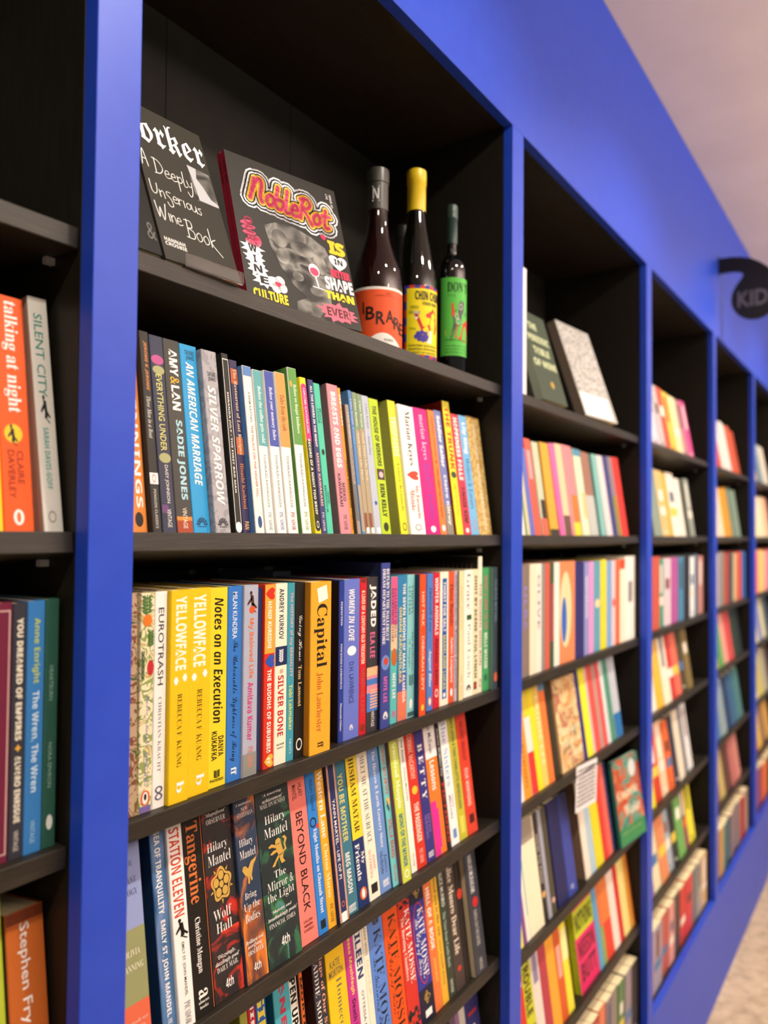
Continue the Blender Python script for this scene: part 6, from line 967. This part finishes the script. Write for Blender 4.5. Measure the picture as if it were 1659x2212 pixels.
g = face_book('paperback_book', 'beige collage paperback facing out with three cream title lines, fourth row', 'book', (1.085, .0305, 1.1112), 0, 8, .1345, .1893, .018, '#c8a878', [], group=GF)
cpoly(g, 'cover_photo', [(.002, .002), (.134, .002), (.134, .187), (.002, .187)], M_COLLAGE, .0002)
for k, (t, a0, a1) in enumerate((('Monkeys', .05, .92), ('Malaya', .05, .85), ('Tree', .45, .92))):
    ctext(g, 'title_lettering', t, 'r', '#ece2b8', .1359 * a0, .1893 * (.36 - k * .125), .1359 * a1, .1893 * (.46 - k * .125))
g = face_book('paperback_book', 'orange and teal paperback facing out with a pale award disc, fifth row', 'book', (1.4275, .0165, .8515), -6, 8, .153, .200, .009, '#2a7a70', [], group=GF)
cpoly(g, 'cover_photo', [(.002, .002), (.153, .002), (.153, .198), (.002, .198)], M_REEF, .0002)
cpoly(g, 'colour_band', [(.002, .002), (.153, .002), (.153, .040), (.002, .040)], '#3a8a54', .0003)
cshape(g, 'award_disc', 'ell', '#d2dcd8', .146 * .62, .145, .146 * .90, .187, .0003)
ctext(g, 'title_lettering', 'Cosmetic', 'r', '#dfe8cc', .012, .105, .132, .128); ctext(g, 'title_lettering', 'Wake', 'r', '#f0e6d0', .040, .062, .132, .088)
ctext(g, 'author_lettering', 'winner of the prize', 'n', '#d8e4b8', .012, .022, .13, .032)
g = face_book('paperback_book', 'lime and hot pink paperback facing out with black scratchy capitals, sixth row', 'book', (1.2010, .0320, .6108), 0, 8, .126, .180, .016, '#dc2a68', [], side='#b8c02a', group=GF)
cpoly(g, 'colour_band', [(.0005, .112), (.1155, .112), (.1155, .1695), (.0005, .1695)], '#bccb22', .0002)
ctext(g, 'title_lettering', 'NOTHING', 'k', '#23240c', .008, .122, .108, .160, y=.0004); ctext(g, 'title_lettering', 'NEEDN', 'k', '#6a1030', .012, .066, .106, .102); ctext(g, 'title_lettering', 'BUTT', 'k', '#6a1030', .014, .018, .104, .056)

cdv = empty('shelf_card', (1.122, .0186, 1.0235), (0, math.radians(4), 0)); tag(cdv, 'white handwritten card hanging from the shelf edge in front of blue spines', 'card')
mb = MB(); mb.box(0, -.0006, 0, .128, 0, .094); mb.build('paper_card', mat('#e6e4e4', .7, .2), cdv)
for k in range(9):
    mb = MB(); x0 = .008 + rng.uniform(0, .004); z = .083 - k * .0088
    while x0 < .112:
        wd = rng.uniform(.006, .016); mb.box(x0, -.0009, z - .0021, min(.118, x0 + wd), -.0007, z + .0021); x0 += wd + .0035
    mb.build('handwritten_line', mat('#3c3a42'), cdv)

# ------------------------------------------------------------------ round hanging sign on the fascia
sg = empty('hanging_sign', (2.50, 0, 2.437)); tag(sg, 'round black hanging sign on a curved arm, lettered in grey, fixed to blue fascia', 'sign')
out = [(.0, .157), (.040, .156), (.072, .150), (.105, .139), (.135, .120), (.160, .098), (.180, .066), (.192, .030)]
out += [(.1165 + .077 * math.cos(a), .077 * math.sin(a)) for a in [rad(15 - 12.5 * k) for k in range(0, 18)]]
out += [(.0480, .036), (.0580, .053), (.0700, .068), (.0770, .078), (.0790, .086), (.0750, .094), (.0640, .099), (.045, .103), (.0, .104)]
n = len(out)
v = [(-.006, -a - .0012, z) for a, z in out] + [(.006, -a - .0012, z) for a, z in out]
f = [tuple(range(n)), tuple(range(2 * n - 1, n - 1, -1))] + [(i, i + n, (i + 1) % n + n, (i + 1) % n) for i in range(n)]
mesh_obj('sign_board', v, f, mat('#1d1a18', .5, .3), sg)
lettering('sign_lettering', 'KID', 's', '#625e65', lambda u, v: (-.0064, -u, v), sg, box=(.062, -.030, .160, .026), offset=.02)
mb = MB(); mb.box(-.012, -.0012, .096, .012, -.0002, .165); mb.build('wall_plate', mat('#1d1a18', .5, .3), sg)


flush_lettering()
